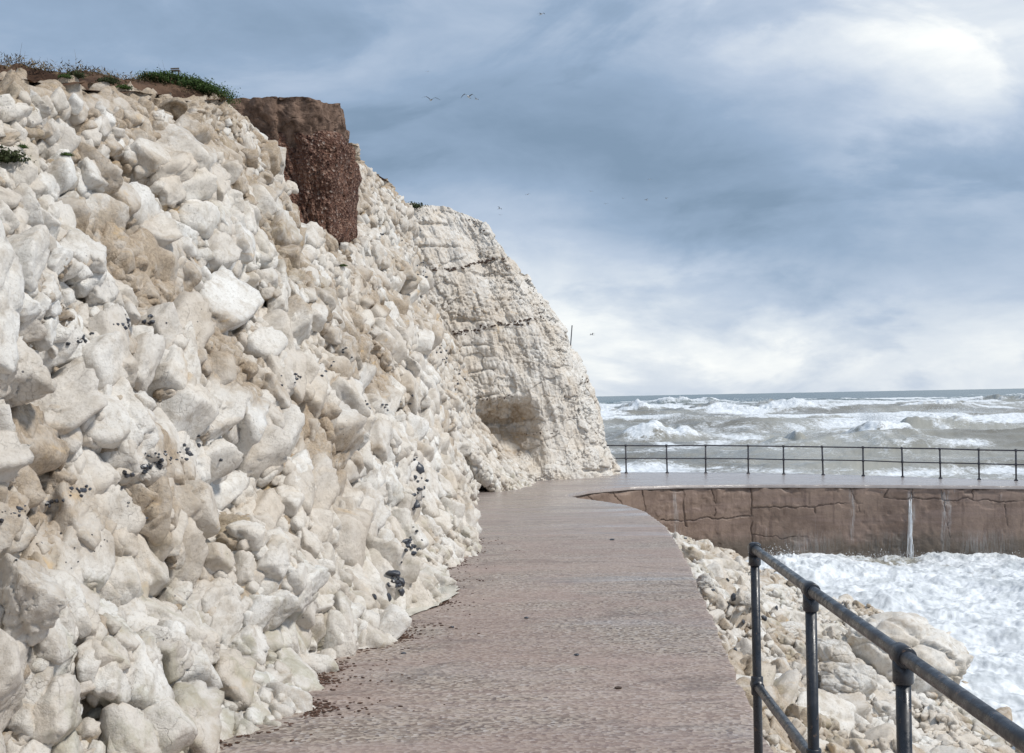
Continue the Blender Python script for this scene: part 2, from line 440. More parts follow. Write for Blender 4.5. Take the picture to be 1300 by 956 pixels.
# ------------------------------------------------------------------ world and sun
SUN_EL, SUN_AZ = math.radians(50), math.radians(112)       # azimuth from +Y towards +X
w = bpy.data.worlds.new('World'); sc.world = w; w.use_nodes = True
t = w.node_tree; nn = t.nodes; bg = nn['Background']
class WN(NT):
    def __init__(s): s.t = t; s.n = nn
W = WN()
sky = W.new('ShaderNodeTexSky'); sky.sky_type = 'NISHITA'; sky.sun_disc = False
sky.sun_elevation = SUN_EL; sky.sun_rotation = SUN_AZ
tc = W.new('ShaderNodeTexCoord'); sep = W.new('ShaderNodeSeparateXYZ'); W.ln(tc.outputs['Generated'], sep.inputs[0])
mp = W.new('ShaderNodeMapping'); mp.inputs['Scale'].default_value = (1, 1, 2.5); W.ln(tc.outputs['Generated'], mp.inputs[0])
def blob(px, py, r0, r1, amp, sx=1.0):
    """a soft patch of cloud of its own in the sky dome, by direction"""
    rx, rz = ray(px, py); d = Vector((rx, 1, rz)).normalized()
    dp = W.new('ShaderNodeVectorMath'); dp.operation = 'SUBTRACT'; W.ln(tc.outputs['Generated'], dp.inputs[0]); dp.inputs[1].default_value = d
    m2 = W.new('ShaderNodeVectorMath'); m2.operation = 'MULTIPLY'; W.ln(dp.outputs[0], m2.inputs[0]); m2.inputs[1].default_value = (sx, sx, 1)
    m3 = W.new('ShaderNodeVectorMath'); m3.operation = 'LENGTH'; W.ln(m2.outputs[0], m3.inputs[0])
    nz = W.math('MULTIPLY', W.math('SUBTRACT', W.noise(9, 6, .6, mp.outputs[0]), .5), .35 * r1)
    return W.math('MULTIPLY', W.ramp(W.math('ADD', m3.outputs['Value'], nz), r0, r1, 1, 0), amp)
el = sep.outputs['Z']
v = W.ramp(el, .0, .15, .62, .20)
v = W.math('ADD', v, W.ramp(el, .25, .45, 0, .16))
n1 = W.noise(2.6, 7, .55, mp.outputs[0], .3); n2 = W.noise(7, 6, .6, mp.outputs[0], .3)
v = W.math('ADD', v, W.math('MULTIPLY', W.math('SUBTRACT', n1, .5), .75))
v = W.math('ADD', v, W.math('MULTIPLY', W.math('SUBTRACT', n2, .5), .60))
n3 = W.noise(4.2, 7, .55, mp.outputs[0], .6)
v = W.math('ADD', v, W.ramp(n3, .44, .56, -.08, .10))
for b_ in ((1255, 50, .0, .19, .72, .55), (700, 335, .0, .10, .48, .5), (560, 260, 0, .07, .2, .4), (1000, 410, 0, .12, .22, .3),
           (1130, 245, 0, .15, -.26, .35), (560, 130, 0, .10, -.08, .5), (800, 180, 0, .12, -.06, .4), (700, 215, 0, .12, -.14, .35), (150, 20, 0, .2, .10, .5), (900, 130, 0, .12, -.08, .5)):
    v = W.math('ADD', v, blob(*b_))
cr = W.new('ShaderNodeValToRGB'); W.ln(v, cr.inputs[0])
K = 10.0
stops = [(0.0, (.190, .270, .375)), (.28, (.275, .368, .50)), (.55, (.43, .51, .63)), (.80, (.66, .71, .765)), (1.0, (.93, .94, .91))]
el_ = cr.color_ramp.elements
el_[0].position = 0; el_[0].color = (*stops[0][1], 1); el_[1].position = 1; el_[1].color = (*stops[-1][1], 1)
for p_, c_ in stops[1:-1]:
    e = el_.new(p_); e.color = (*c_, 1)
gl = W.new('ShaderNodeVectorMath'); gl.operation = 'SCALE'; W.ln(cr.outputs[0], gl.inputs[0]); gl.inputs[3].default_value = 9.2
mixn = W.mix(.94, sky.outputs[0], gl.outputs[0])
W.ln(mixn, bg.inputs[0]); bg.inputs[1].default_value = .1

sl = bpy.data.lights.new('sun', 'SUN'); so = bpy.data.objects.new('sun', sl); COL.objects.link(so)
sl.energy = 2.3; sl.angle = math.radians(7); sl.color = (1, .965, .90)
sd = Vector((math.cos(SUN_EL) * math.sin(SUN_AZ), math.cos(SUN_EL) * math.cos(SUN_AZ), math.sin(SUN_EL)))
so.rotation_euler = sd.to_track_quat('Z', 'Y').to_euler(); so.location = (20, -10, 30)
sc.cycles.max_bounces = 5; sc.cycles.diffuse_bounces = 2; sc.cycles.glossy_bounces = 2; sc.cycles.transmission_bounces = 1
sc.view_settings.view_transform = 'Standard'; sc.view_settings.look = 'None'
sc.view_settings.exposure = .36; sc.view_settings.gamma = 1

# ------------------------------------------------------------------ outlines on the ground
R_PX = [(938, 867), (905, 790), (880, 730), (862, 695), (845, 668), (820, 650), (795, 641), (765, 636), (738, 632.5), (718, 629)]
RE = [(1.05, -8), (1.05, 0), (1.12, 4.8)] + [ground(*p)[:2] for p in R_PX]
RE_D = np.array([p[1] for p in RE]); RE_X = np.array([p[0] for p in RE])
o_ = np.argsort(RE_D); RE_D = RE_D[o_]; RE_X = RE_X[o_]
def right_edge(D): return np.interp(D, RE_D, RE_X)
W_PX = [(720, 628), (745, 623), (800, 618), (870, 616), (950, 615), (1100, 615.5), (1290, 617)]
WE = [ground(*p)[:2] for p in W_PX]; WE += [(WE[-1][0] + 6, WE[-1][1] - .6), (WE[-1][0] + 20, WE[-1][1] - 4)]
WX = np.array([p[0] for p in WE]); WD = np.array([p[1] for p in WE])
FR_PX = [(740, 600.8), (795, 600.8), (847, 600.6), (896, 600.9), (950, 601.3), (995, 602.2), (1045, 603.2), (1096, 604.4), (1146, 606), (1194, 607.6), (1243, 609), (1290, 610.3)]
FR = [ground(*p)[:2] for p in FR_PX]
dd = (FR[-1][0] - FR[-3][0]) / 2, (FR[-1][1] - FR[-3][1]) / 2
FR += [(FR[-1][0] + dd[0] * k, FR[-1][1] + dd[1] * k) for k in range(1, 8)]
FX = np.array([p[0] for p in FR]); FD = np.array([p[1] for p in FR])

# ------------------------------------------------------------------ path and promenade deck
def pave():
    D = np.concatenate([np.linspace(-8, 5, 30), np.geomspace(5.05, WD[0], 460)])
    U = np.linspace(0, 1, 230)
    DD, UU = np.meshgrid(D, U, indexing='ij')
    XL = -4.5 + 0 * DD; XR = right_edge(DD)
    XR = XR + .03 * fbm(DD * 3, DD * 0, 3, 4) * np.clip((DD - 2) / 4, 0, 1)
    X = XL + (XR - XL) * UU
    z = EYE - drop(X, DD) + .012 * fbm(X * 1.1, DD * 2.2, 8, 5) + .006 * fbm(X * 2, DD * 12, 9, 4) - .006 * sstep(.985, 1, UU)
    z = z + .010 * sstep(.5, .56, vnoise(DD * .5, DD * 0 + .5, 4)) * 0
    P1 = np.stack([X, DD, z], -1)
    lip = P1[:, -1:].copy(); lip[..., 2] -= .10; P1 = np.concatenate([P1, lip], 1); DD = P1[..., 1]
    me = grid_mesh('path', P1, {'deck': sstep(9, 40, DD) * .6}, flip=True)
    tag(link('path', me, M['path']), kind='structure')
    X = np.concatenate([np.linspace(-4.5, WX[0], 60), np.linspace(WX[0] + .05, 36, 420)]); V = np.linspace(0, 1, 90)
    XX, VV = np.meshgrid(X, V, indexing='ij')
    D0 = np.where(XX < WX[0], WD[0], np.interp(XX, WX, WD)) + .03 * fbm(XX * 3, XX * 0, 3, 3) * (XX > WX[0] + .1)
    D1 = np.interp(XX, FX, FD) + .55
    DD = D0 + (D1 - D0) * VV
    z = EYE - drop(XX, DD) + .012 * fbm(XX * 1.1, DD * 2.2, 8, 5) - .006 * sstep(.012, 0, VV) * (XX > WX[0])
    P2 = np.stack([XX, DD, z], -1)
    lip = P2[:, :1].copy(); lip[..., 2] -= .10; P2 = np.concatenate([lip, P2], 1); XX = P2[..., 0]
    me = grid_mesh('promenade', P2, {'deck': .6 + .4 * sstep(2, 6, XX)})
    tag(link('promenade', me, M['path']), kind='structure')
pave()

# ------------------------------------------------------------------ sea wall with real cracks
def sea_wall():
    root = empty('sea_wall', (WX[4], WD[4], 0))
    tag(root, 'brown cracked concrete sea wall curving round the foaming bay', 'sea wall')
    off = Vector(root.location)
    pts = [(right_edge(d), d) for d in np.linspace(-8, WD[0] - .3, 160)] + [(a, b) for a, b in zip(np.linspace(WX[0], 36, 400), np.interp(np.linspace(WX[0], 36, 400), WX, WD))]
    pts = np.array(pts); seg = np.hypot(*np.diff(pts, axis=0).T); L = np.concatenate([[0], np.cumsum(seg)])
    S = np.concatenate([np.arange(0, L[160], .08), np.arange(L[160], L[-1], .022)])
    x = np.interp(S, L, pts[:, 0]); y = np.interp(S, L, pts[:, 1])
    k = 9; ker = np.ones(k) / k
    tx = np.gradient(x); ty = np.gradient(y); l = np.hypot(tx, ty) + 1e-9
    nx, ny = ty / l, -tx / l
    Vv = np.linspace(0, 1, 150)
    top = EYE - drop(x, y) - .03
    Z = top[None, :] + (-.9 - top[None, :]) * Vv[:, None]
    SS = np.broadcast_to(S[None, :], Z.shape)
    X = np.broadcast_to(x[None, :], Z.shape).copy(); Y = np.broadcast_to(y[None, :], Z.shape).copy()
    px, py = proj(np.stack([X, Y, Z], -1))
    crack = np.zeros_like(Z)
    def seg_d(a, b, wpx, wob=2.0):
        ax, ay = a; bx, by = b
        qx = px + wob * fbm(SS * 3, Z * 3, 77, 4) * 2; qy = py + wob * fbm(SS * 3 + 9, Z * 3, 78, 4) * 2
        t_ = np.clip(((qx - ax) * (bx - ax) + (qy - ay) * (by - ay)) / ((bx - ax) ** 2 + (by - ay) ** 2), 0, 1)
        d = np.hypot(qx - ax - t_ * (bx - ax), qy - ay - t_ * (by - ay))
        return 1 - sstep(wpx * .2, wpx * .75, d)
    lines = [((952, 615), (955, 690), 1.6), ((866, 617), (872, 668), 2.0), ((815, 620), (822, 655), 1.2), ((955, 646), (1040, 642), 1.6), ((1040, 642), (1095, 638), 1.0),
             ((872, 660), (955, 655), 1.3), ((838, 660), (872, 660), 1.3), ((1033, 642), (1034, 682), 1.4), ((1122, 632), (1300, 636), 1.8), ((1128, 616), (1122, 632), 1.4),
             ((1162, 617), (1156, 634), 1.6), ((1194, 616), (1197, 633), 1.6), ((1275, 640), (1278, 668), 1.0), ((1238, 617), (1236, 634), 1.0), ((1080, 616), (1092, 650), .9),
             ((745, 626), (760, 640), 1.2), ((780, 622), (790, 640), 1.2), ((955, 680), (1030, 684), .8), ((1200, 636), (1206, 700), .7), ((905, 618), (908, 655), .8)]
    front = SS > L[160] - .5
    for a, b, wp in lines: crack = np.maximum(crack, seg_d(a, b, wp))
    crack = crack * front * (px > 700)
    bulge = .05 * fbm(SS * .5, Z * .8, 31, 4) + .035 * fbm(SS * 2.5, Z * 2.5, 32, 5) - .045 * sstep(.52, .7, vnoise(SS * 1.3, Z * 1.5, 35) * .6 + vnoise(SS * 6, Z * 6, 36) * .4)
    chip = -.08 * sstep(.035, 0, Vv[:, None] + .02 * fbm(SS * 4, SS * 0, 41, 3)) - .07 * sstep(.10, .02, Vv[:, None]) * sstep(.55, .7, vnoise(SS * 1.5, Z * 2, 40))
    crack = crack * sstep(.25, .5, vnoise(SS * 2.2, Z * 2.2, 44) + .12); d = bulge * .5 + chip - .05 * crack - .01
    X += nx[None] * d; Y += ny[None] * d
    wash = sstep(1.1, 0.1, Z) * .55 * np.clip(vnoise(SS * .7, Z * .3, 50) * 2 - .4, 0, 1)
    for c_, wd_, st_ in ((1157, 6, .5), (1199, 5, .5), (1205, 4, .35), (1082, 5, .3), (858, 4, .3)):
        wash = np.maximum(wash, st_ * sstep(wd_, wd_ * .2, np.abs(px + 3 * fbm(Z * 1.3, Z * 0, 60, 3) - c_)) * front * sstep(0, .12, Vv[:, None]))
    P = np.stack([X - off.x, Y - off.y, Z], -1)
    link('bay_face', grid_mesh('bay_face', P, {'stain': crack, 'wash': wash}), M['wall'], root)
    # seaward face
    xs = np.linspace(-4, 36, 200); ys = np.interp(xs, FX, FD) + .55
    Zs = np.linspace(0, 1, 12)[:, None] * np.ones((1, 200)); tp = EYE - drop(xs, ys) - .002
    P = np.stack([np.broadcast_to(xs - off.x, Zs.shape), np.broadcast_to(ys - off.y, Zs.shape) , tp[None] + (-1.5 - tp[None]) * Zs], -1)
    link('seaward_face', grid_mesh('seaward_face', P, {'stain': Zs * 0, 'wash': Zs * 0}, flip=True), M['wall'], root)
    # falling trickle of sea water
    mb = MB(); rr = random.Random(4)
    for s_ in range(11):
        u = rr.gauss(0, 3.0); p0 = 632 + rr.random() * 20
        pts_ = []
        for k in range(9):
            y_ = p0 + (712 - p0) * k / 8 * (1 if rr.random() < .9 else .9)
            xw = 1156 + u * (.5 + .14 * k) + rr.gauss(0, .5)
            q = at(xw, y_, 40); q.y = float(np.interp(q.x, WX, WD)) - .10 - .010 * k
            rx, rz = ray(xw, y_); q.x = rx * q.y; q.z = EYE + rz * q.y; pts_.append(q)
        mb.tube(pts_, [.004 + .009 * rr.random() for _ in pts_], 5)
    tag(mb.build('water_trickle', M['foam']), 'thin white trickle of sea water running down the brown wall', 'water', kind='stuff')
sea_wall()

# ------------------------------------------------------------------ cliffs
def cliff_surface(foot, P, ss, tt, params):
    pass

def smooth1(a, k):
    ker = np.hanning(k + 2)[1:-1]; ker /= ker.sum()
    return np.convolve(np.pad(a, (k // 2, k // 2), 'edge'), ker, 'valid')[:len(a)]

def rock_field(s, t_, seed, fine=1.0, big=1.0, lower=None, horiz=0.0, vert=None):
    """stones of three sizes with shattered and smooth patches: returns height, joint, tone"""
    b1, e1, r1 = blocks(s, t_, .62 * big, 1.25, .45, seed, .95, .35)
    b2, e2, r2 = blocks(s, t_, .27 * big, 1.2, .75, seed + 100, .95, .35)
    b3, e3, r3 = blocks(s, t_, .105 * big, 1.2, .3, seed + 200, .9, .4)
    b4, e4, r4 = blocks(s, t_, .045 * big, 1.2, .9, seed + 300, .8, .4)
    region = vnoise(s * .55 + 3, t_ * .55, seed + 7) + .35 * (r1 - .5)
    sh = sstep(.30, .62, region)            # shattered patches
    sh2 = sstep(.45, .75, vnoise(s * .9, t_ * .9, seed + 8) + .4 * (r2 - .5))
    h = .85 * b1 + (.35 + .65 * sh) * .85 * b2 + (.10 + .75 * sh2) * .8 * b3 + (.05 + .35 * sh2) * b4
    j1 = 1 - sstep(0, .07 * big, e1); j2 = (1 - sstep(0, .040 * big, e2)) * (.35 + .65 * sh); j3 = (1 - sstep(0, .018, e3)) * (.1 + .9 * sh2)
    open_ = .35 + .9 * vnoise(s * 1.1, t_ * 1.1, seed + 9)
    h = h - .15 * big * j1 * open_ - .075 * big * j2 * open_ - .026 * j3
    h = h + .012 * fbm(s * 9, t_ * 9, seed + 10, 4)
    joint = np.clip(j1 * .9 + j2 * .55 + j3 * .3, 0, 1)
    tone = np.clip(.45 * r1 + .35 * r2 + .2 * r3, 0, 1)
    return h, joint, tone

C_PX = [(405, 865), (440, 828), (482, 795), (545, 757), (583, 717), (605, 690), (603, 655), (599, 635), (597, 618)]
def cliff_near():
    ft = [(-3.3, -6), (-2.3, 0), (-1.75, 4.0), (-1.50, 6.0)] + [ground(*p)[:2] for p in C_PX]
    ft += [(-.45, 40.3), (.25, 42.0), (.70, 43.4), (.7, 46), (-.6, 48)]
    ft = np.array(ft)
    cl = np.concatenate([[0], np.cumsum(np.hypot(*np.diff(ft, axis=0).T))])
    # columns: spacing grows with distance
    ds = []; s_ = 0.0
    while s_ < cl[-1]:
        ds.append(s_); d_here = np.interp(s_, cl, ft[:, 1]); s_ += .09 if d_here < 2.5 else max(.0145, .0026 * d_here)
    S = np.array(ds)
    fx = np.interp(S, cl, ft[:, 0]); fy = np.interp(S, cl, ft[:, 1])
    fine = np.linspace(0, cl[-1], 2000)
    gx = smooth1(np.interp(fine, cl, ft[:, 0]), 61); gy = smooth1(np.interp(fine, cl, ft[:, 1]), 61)
    fx = np.interp(S, fine, gx); fy = np.interp(S, fine, gy)
    # top height above the eye and set-back per metre, along the cliff
    kD = np.array([-6, 4, 8, 12, 18, 22, 26, 30, 36, 41, 44, 48])
    kZ = np.array([2.0, 2.0, 2.15, 3.0, 4.25, 4.8, 5.4, 6.0, 6.2, 6.0, 6.0, 6.0])
    kK = np.array([.48, .48, .50, .50, .50, .46, .38, .31, .24, .27, .36, .40])
    zt = np.interp(fy, kD, kZ); kk = np.interp(fy, kD, kK)
    NR = 760
    V = np.linspace(0, 1, NR)[:, None]
    g_x, g_y = fx, fy
    tx = np.gradient(fx); ty = np.gradient(fy); l = np.hypot(tx, ty); g_ox, g_oy = ty / l, -tx / l
    def stage1(s2, full=True):
        I = lambda a_: np.interp(s2, S, a_)
        fx, fy, ox, oy = I(g_x), I(g_y), I(g_ox), I(g_oy)
        VV = np.broadcast_to(V, s2.shape)
        zt_ = np.interp(fy, kD, kZ); kk_ = np.interp(fy, kD, kK)
        z0 = EYE - drop(fx, fy) - .35
        hgt = EYE + zt_ - z0
        back = kk_ * hgt * (.80 * VV + .20 * VV ** 3) + sstep(36, 43, fy) * 1.3 * sstep(0, .30, VV)
        z = z0 + hgt * VV; X = fx - back; Y = fy + .10 * back * sstep(30, 36, fy)
        t_ = VV * hgt * 1.1
        # the face stands back where the brown block sits
        px, py = proj(np.stack([X, Y, z], -1))
        Lx = np.interp(py, [100, 125, 185, 235, 290, 312], [300, 292, 338, 372, 384, 440])
        m = sstep(-8, 6, px - Lx) * sstep(466, 440, px) * sstep(318, 300, py) * sstep(13, 15, Y) * sstep(29, 26.5, Y)
        X = X - m * np.interp(Y, [13, 19, 26, 29], [1.0, 2.2, 2.2, 1.2])
        low = .36 * fbm(s2 * .33, t_ * .55, 90, 3) + .18 * fbm(s2 * .9, t_ * 1.2, 91, 3)
        bedp = t_ * .62 + .25 * fbm(s2 * .25, t_ * .2, 93, 2) + s2 * .03
        bed = .13 * (np.abs((bedp % 1) - .5) * 2 - .5)
        fade = sstep(0, .06, VV) * .65 + .35
        far = sstep(20, 32, Y)
        b1, e1, r1 = blocks(s2, t_, .78, 1.2, .5, 5, .7, .4)
        bigm = sstep(.34, .56, vnoise(s2 * .5 + 3, t_ * .6, 12) + .3 * (r1 - .5)) * (1 - .5 * far)
        open_ = .3 + .9 * vnoise(s2 * 1.1, t_ * 1.1, 14)
        j1 = 1 - sstep(0, .06, e1)
        flute = .16 * fbm(s2 * 1.3, t_ * .30, 95, 4)
        disp = (low + bed) * fade + (.50 * b1 - .12 * j1 * open_) * (.30 + .70 * bigm) * (.5 + .5 * fade) + flute * far
        disp = disp + sstep(.17, .03, VV) * np.interp(fy, [4, 8, 11, 14, 18, 22, 34, 40], [.32, .38, .37, .28, .0, -.04, .0, .1])
        P = np.stack([X + ox * disp, Y + oy * disp, z + .08 * disp], -1)
        return P, dict(ox=ox, oy=oy, fy=fy, t_=t_, low=low, bed=bed, fade=fade, far=far, r1=r1, bigm=bigm, open_=open_, j1=j1)
    # even out the columns: more of them where the stones turn towards or away from the path
    rows = slice(None, None, 3); Vfull = V; V = Vfull[rows]
    s0 = np.broadcast_to(S[None], (len(V), len(S)))
    P0, _ = stage1(s0)
    Ls = np.linalg.norm(np.diff(P0, axis=1), axis=2) / np.diff(S)[None]
    Ls = np.clip(Ls, .9, 14)
    Ls = blur(Ls[..., None], 7)[..., 0]
    wgt = np.diff(S)[None] ** 0 * Ls                       # base columns already follow the distance
    cum = np.concatenate([np.zeros((len(V), 1)), np.cumsum(wgt, 1)], 1); cum /= cum[:, -1:]
    NC = int(len(S) * 1.45)
    uu = np.linspace(0, 1, NC)
    s2c = np.stack([np.interp(uu, cum[i], S) for i in range(len(V))])
    V = Vfull
    ri = np.linspace(0, len(s2c) - 1, NR); i0 = np.minimum(ri.astype(int), len(s2c) - 2); fr_ = (ri - i0)[:, None]
    s2 = s2c[i0] * (1 - fr_) + s2c[i0 + 1] * fr_
    P, dct = stage1(s2)
    ox, oy, fy, t_, low, bed, fade, far, r1, bigm, open_, j1 = [dct[k] for k in ('ox', 'oy', 'fy', 't_', 'low', 'bed', 'fade', 'far', 'r1', 'bigm', 'open_', 'j1')]
    smoothlow = sstep(1.6, .2, t_); P = blur(P, 1)
    outw = np.stack([ox, oy, 0 * ox], -1)
    def push(P, h, lev):
        N = normals(blur(P, 3)); sg = np.sign((N * outw).sum(-1).mean()); N = N * sg
        N = N * (1 - lev) + outw * lev; N /= np.linalg.norm(N, axis=-1)[..., None]
        return P + N * h[..., None]
    sm = (.35 + .65 * sstep(.30, .55, vnoise(s2 * .8, t_ * .8, 16))) * (1 - .35 * bigm)
    P1 = P.copy()
    b2, e2, r2 = stones3(P, .46, 105, (1, 1.15, .9), .85)
    j2 = 1 - sstep(0, .026, e2)
    h = (.50 * b2 - .13 * j2 * open_ - .05) * sm * (1 - .25 * smoothlow) * (.55 + .45 * fade)
    P = push(P, h, .12)
    sh2 = sstep(.42, .64, vnoise(s2 * .7, t_ * .9, 18) + .35 * (r2 - .5)) * (1 - .4 * smoothlow)
    b3, e3, r3 = stones3(P, .135, 205, (1, 1.1, .9), .9)
    j3 = 1 - sstep(0, .014, e3)
    h = (.75 * b3 - .040 * j3 * open_) * (.09 + .80 * sh2) * np.interp(P[..., 1], [4, 20, 40], [1, 1.0, 1.2])
    P = blur(push(P, h, .08), 1)
    b4, e4, r4 = stones3(P, .055, 305, (1, 1, 1), .9)
    h = (.8 * b4 - .010 * (1 - sstep(0, .007, e4))) * (.08 + .75 * sh2 * sstep(.4, .6, vnoise(s2 * 1.3, t_ * 1.6, 19))) + .010 * fbm(s2 * 6, t_ * 6, 10, 4)
    P = push(P, h, .05)
    joint = np.clip(j1 * bigm * .8 + j2 * .6 * sm + j3 * .35 * sh2, 0, 1)
    tone = np.clip(.35 * r1 + .4 * r2 + .25 * r3, 0, 1)
    # soil washed into joints, brown weathered beds, and crevice shade painted into the gaps
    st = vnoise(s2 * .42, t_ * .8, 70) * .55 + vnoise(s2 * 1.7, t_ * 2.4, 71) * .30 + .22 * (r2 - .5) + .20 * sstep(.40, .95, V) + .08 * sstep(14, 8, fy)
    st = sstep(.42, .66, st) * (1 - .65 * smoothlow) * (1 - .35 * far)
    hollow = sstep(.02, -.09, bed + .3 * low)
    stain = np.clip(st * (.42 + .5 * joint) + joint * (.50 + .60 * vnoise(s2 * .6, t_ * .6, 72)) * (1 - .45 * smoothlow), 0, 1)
    stain = np.clip(stain * 1.1 + .55 - .25 * smoothlow, 0, 1)  # browned all over, so gaps between blocks carry painted crevice shade besides soil
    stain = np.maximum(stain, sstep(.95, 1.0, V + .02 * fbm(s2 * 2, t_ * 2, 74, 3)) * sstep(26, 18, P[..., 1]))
    algae = sstep(1.5, .1, t_) * (.35 + .65 * vnoise(s2 * 1.3, t_ * .8, 75)) + .5 * sstep(.55, .8, vnoise(s2 * .5, t_ * .7, 76))
    # a low rim then turf rises behind
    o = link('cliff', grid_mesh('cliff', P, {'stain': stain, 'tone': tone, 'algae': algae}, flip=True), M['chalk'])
    tag(o, kind='structure')
    Nb = normals(blur(P1, 8)); Nb = Nb * np.sign((Nb * outw).sum(-1).mean())
    H1 = np.interp(g_y, kD, kZ) + drop(g_x, g_y) + .35
    def idx(a_, b_):
        v = b_ / (np.interp(a_, S, H1) * 1.1); r_ = np.clip((v * (NR - 1)).astype(int), 0, NR - 1)
        mr = s2[NR // 2]; c_ = np.searchsorted(mr, a_)
        c_ = np.array([np.searchsorted(s2[i], q) for i, q in zip(r_, a_)])
        return v, r_, np.clip(c_, 0, s2.shape[1] - 1)
    return P, o, S, g_y, P1, Nb, idx
PN, CLIFF, SN, GY, PN1, NBN, IDXN = cliff_near()

def turf():
    """brown soil and turf over the near cliff"""
    edge = PN[-1]
    sel = np.unique(np.concatenate([np.arange(0, len(edge), 3), [len(edge) - 1]])); e = edge[sel]
    ex = smooth1(e[:, 0], 9); ey = smooth1(e[:, 1], 9); ez = smooth1(e[:, 2], 9)
    back = np.concatenate([[-.10], np.geomspace(.02, 1.0, 40), np.geomspace(1.05, 30, 30)])[:, None]
    rise = .36 * (1 - np.exp(-np.maximum(back, 0) / .4)) - .05 * np.clip(back - .6, 0, 30)
    amp = np.interp(ey, [0, 6, 9, 16, 20, 26, 30], [.02, .08, .50, .8, .7, .2, .1])[None]
    X = ex[None] - back; Y = np.broadcast_to(ey[None], X.shape).copy()
    Z = ez[None] - .05 + rise * amp + (.07 * fbm(X * 2, Y * 2, 120, 5) + .05 * fbm(X * 9, Y * 9, 121, 4)) * sstep(0, .2, back)
    P = np.stack([X, Y, Z], -1)
    tag(link('turf', grid_mesh('turf', P, flip=True), M['soil']), kind='structure')
    return P
TURF = turf()

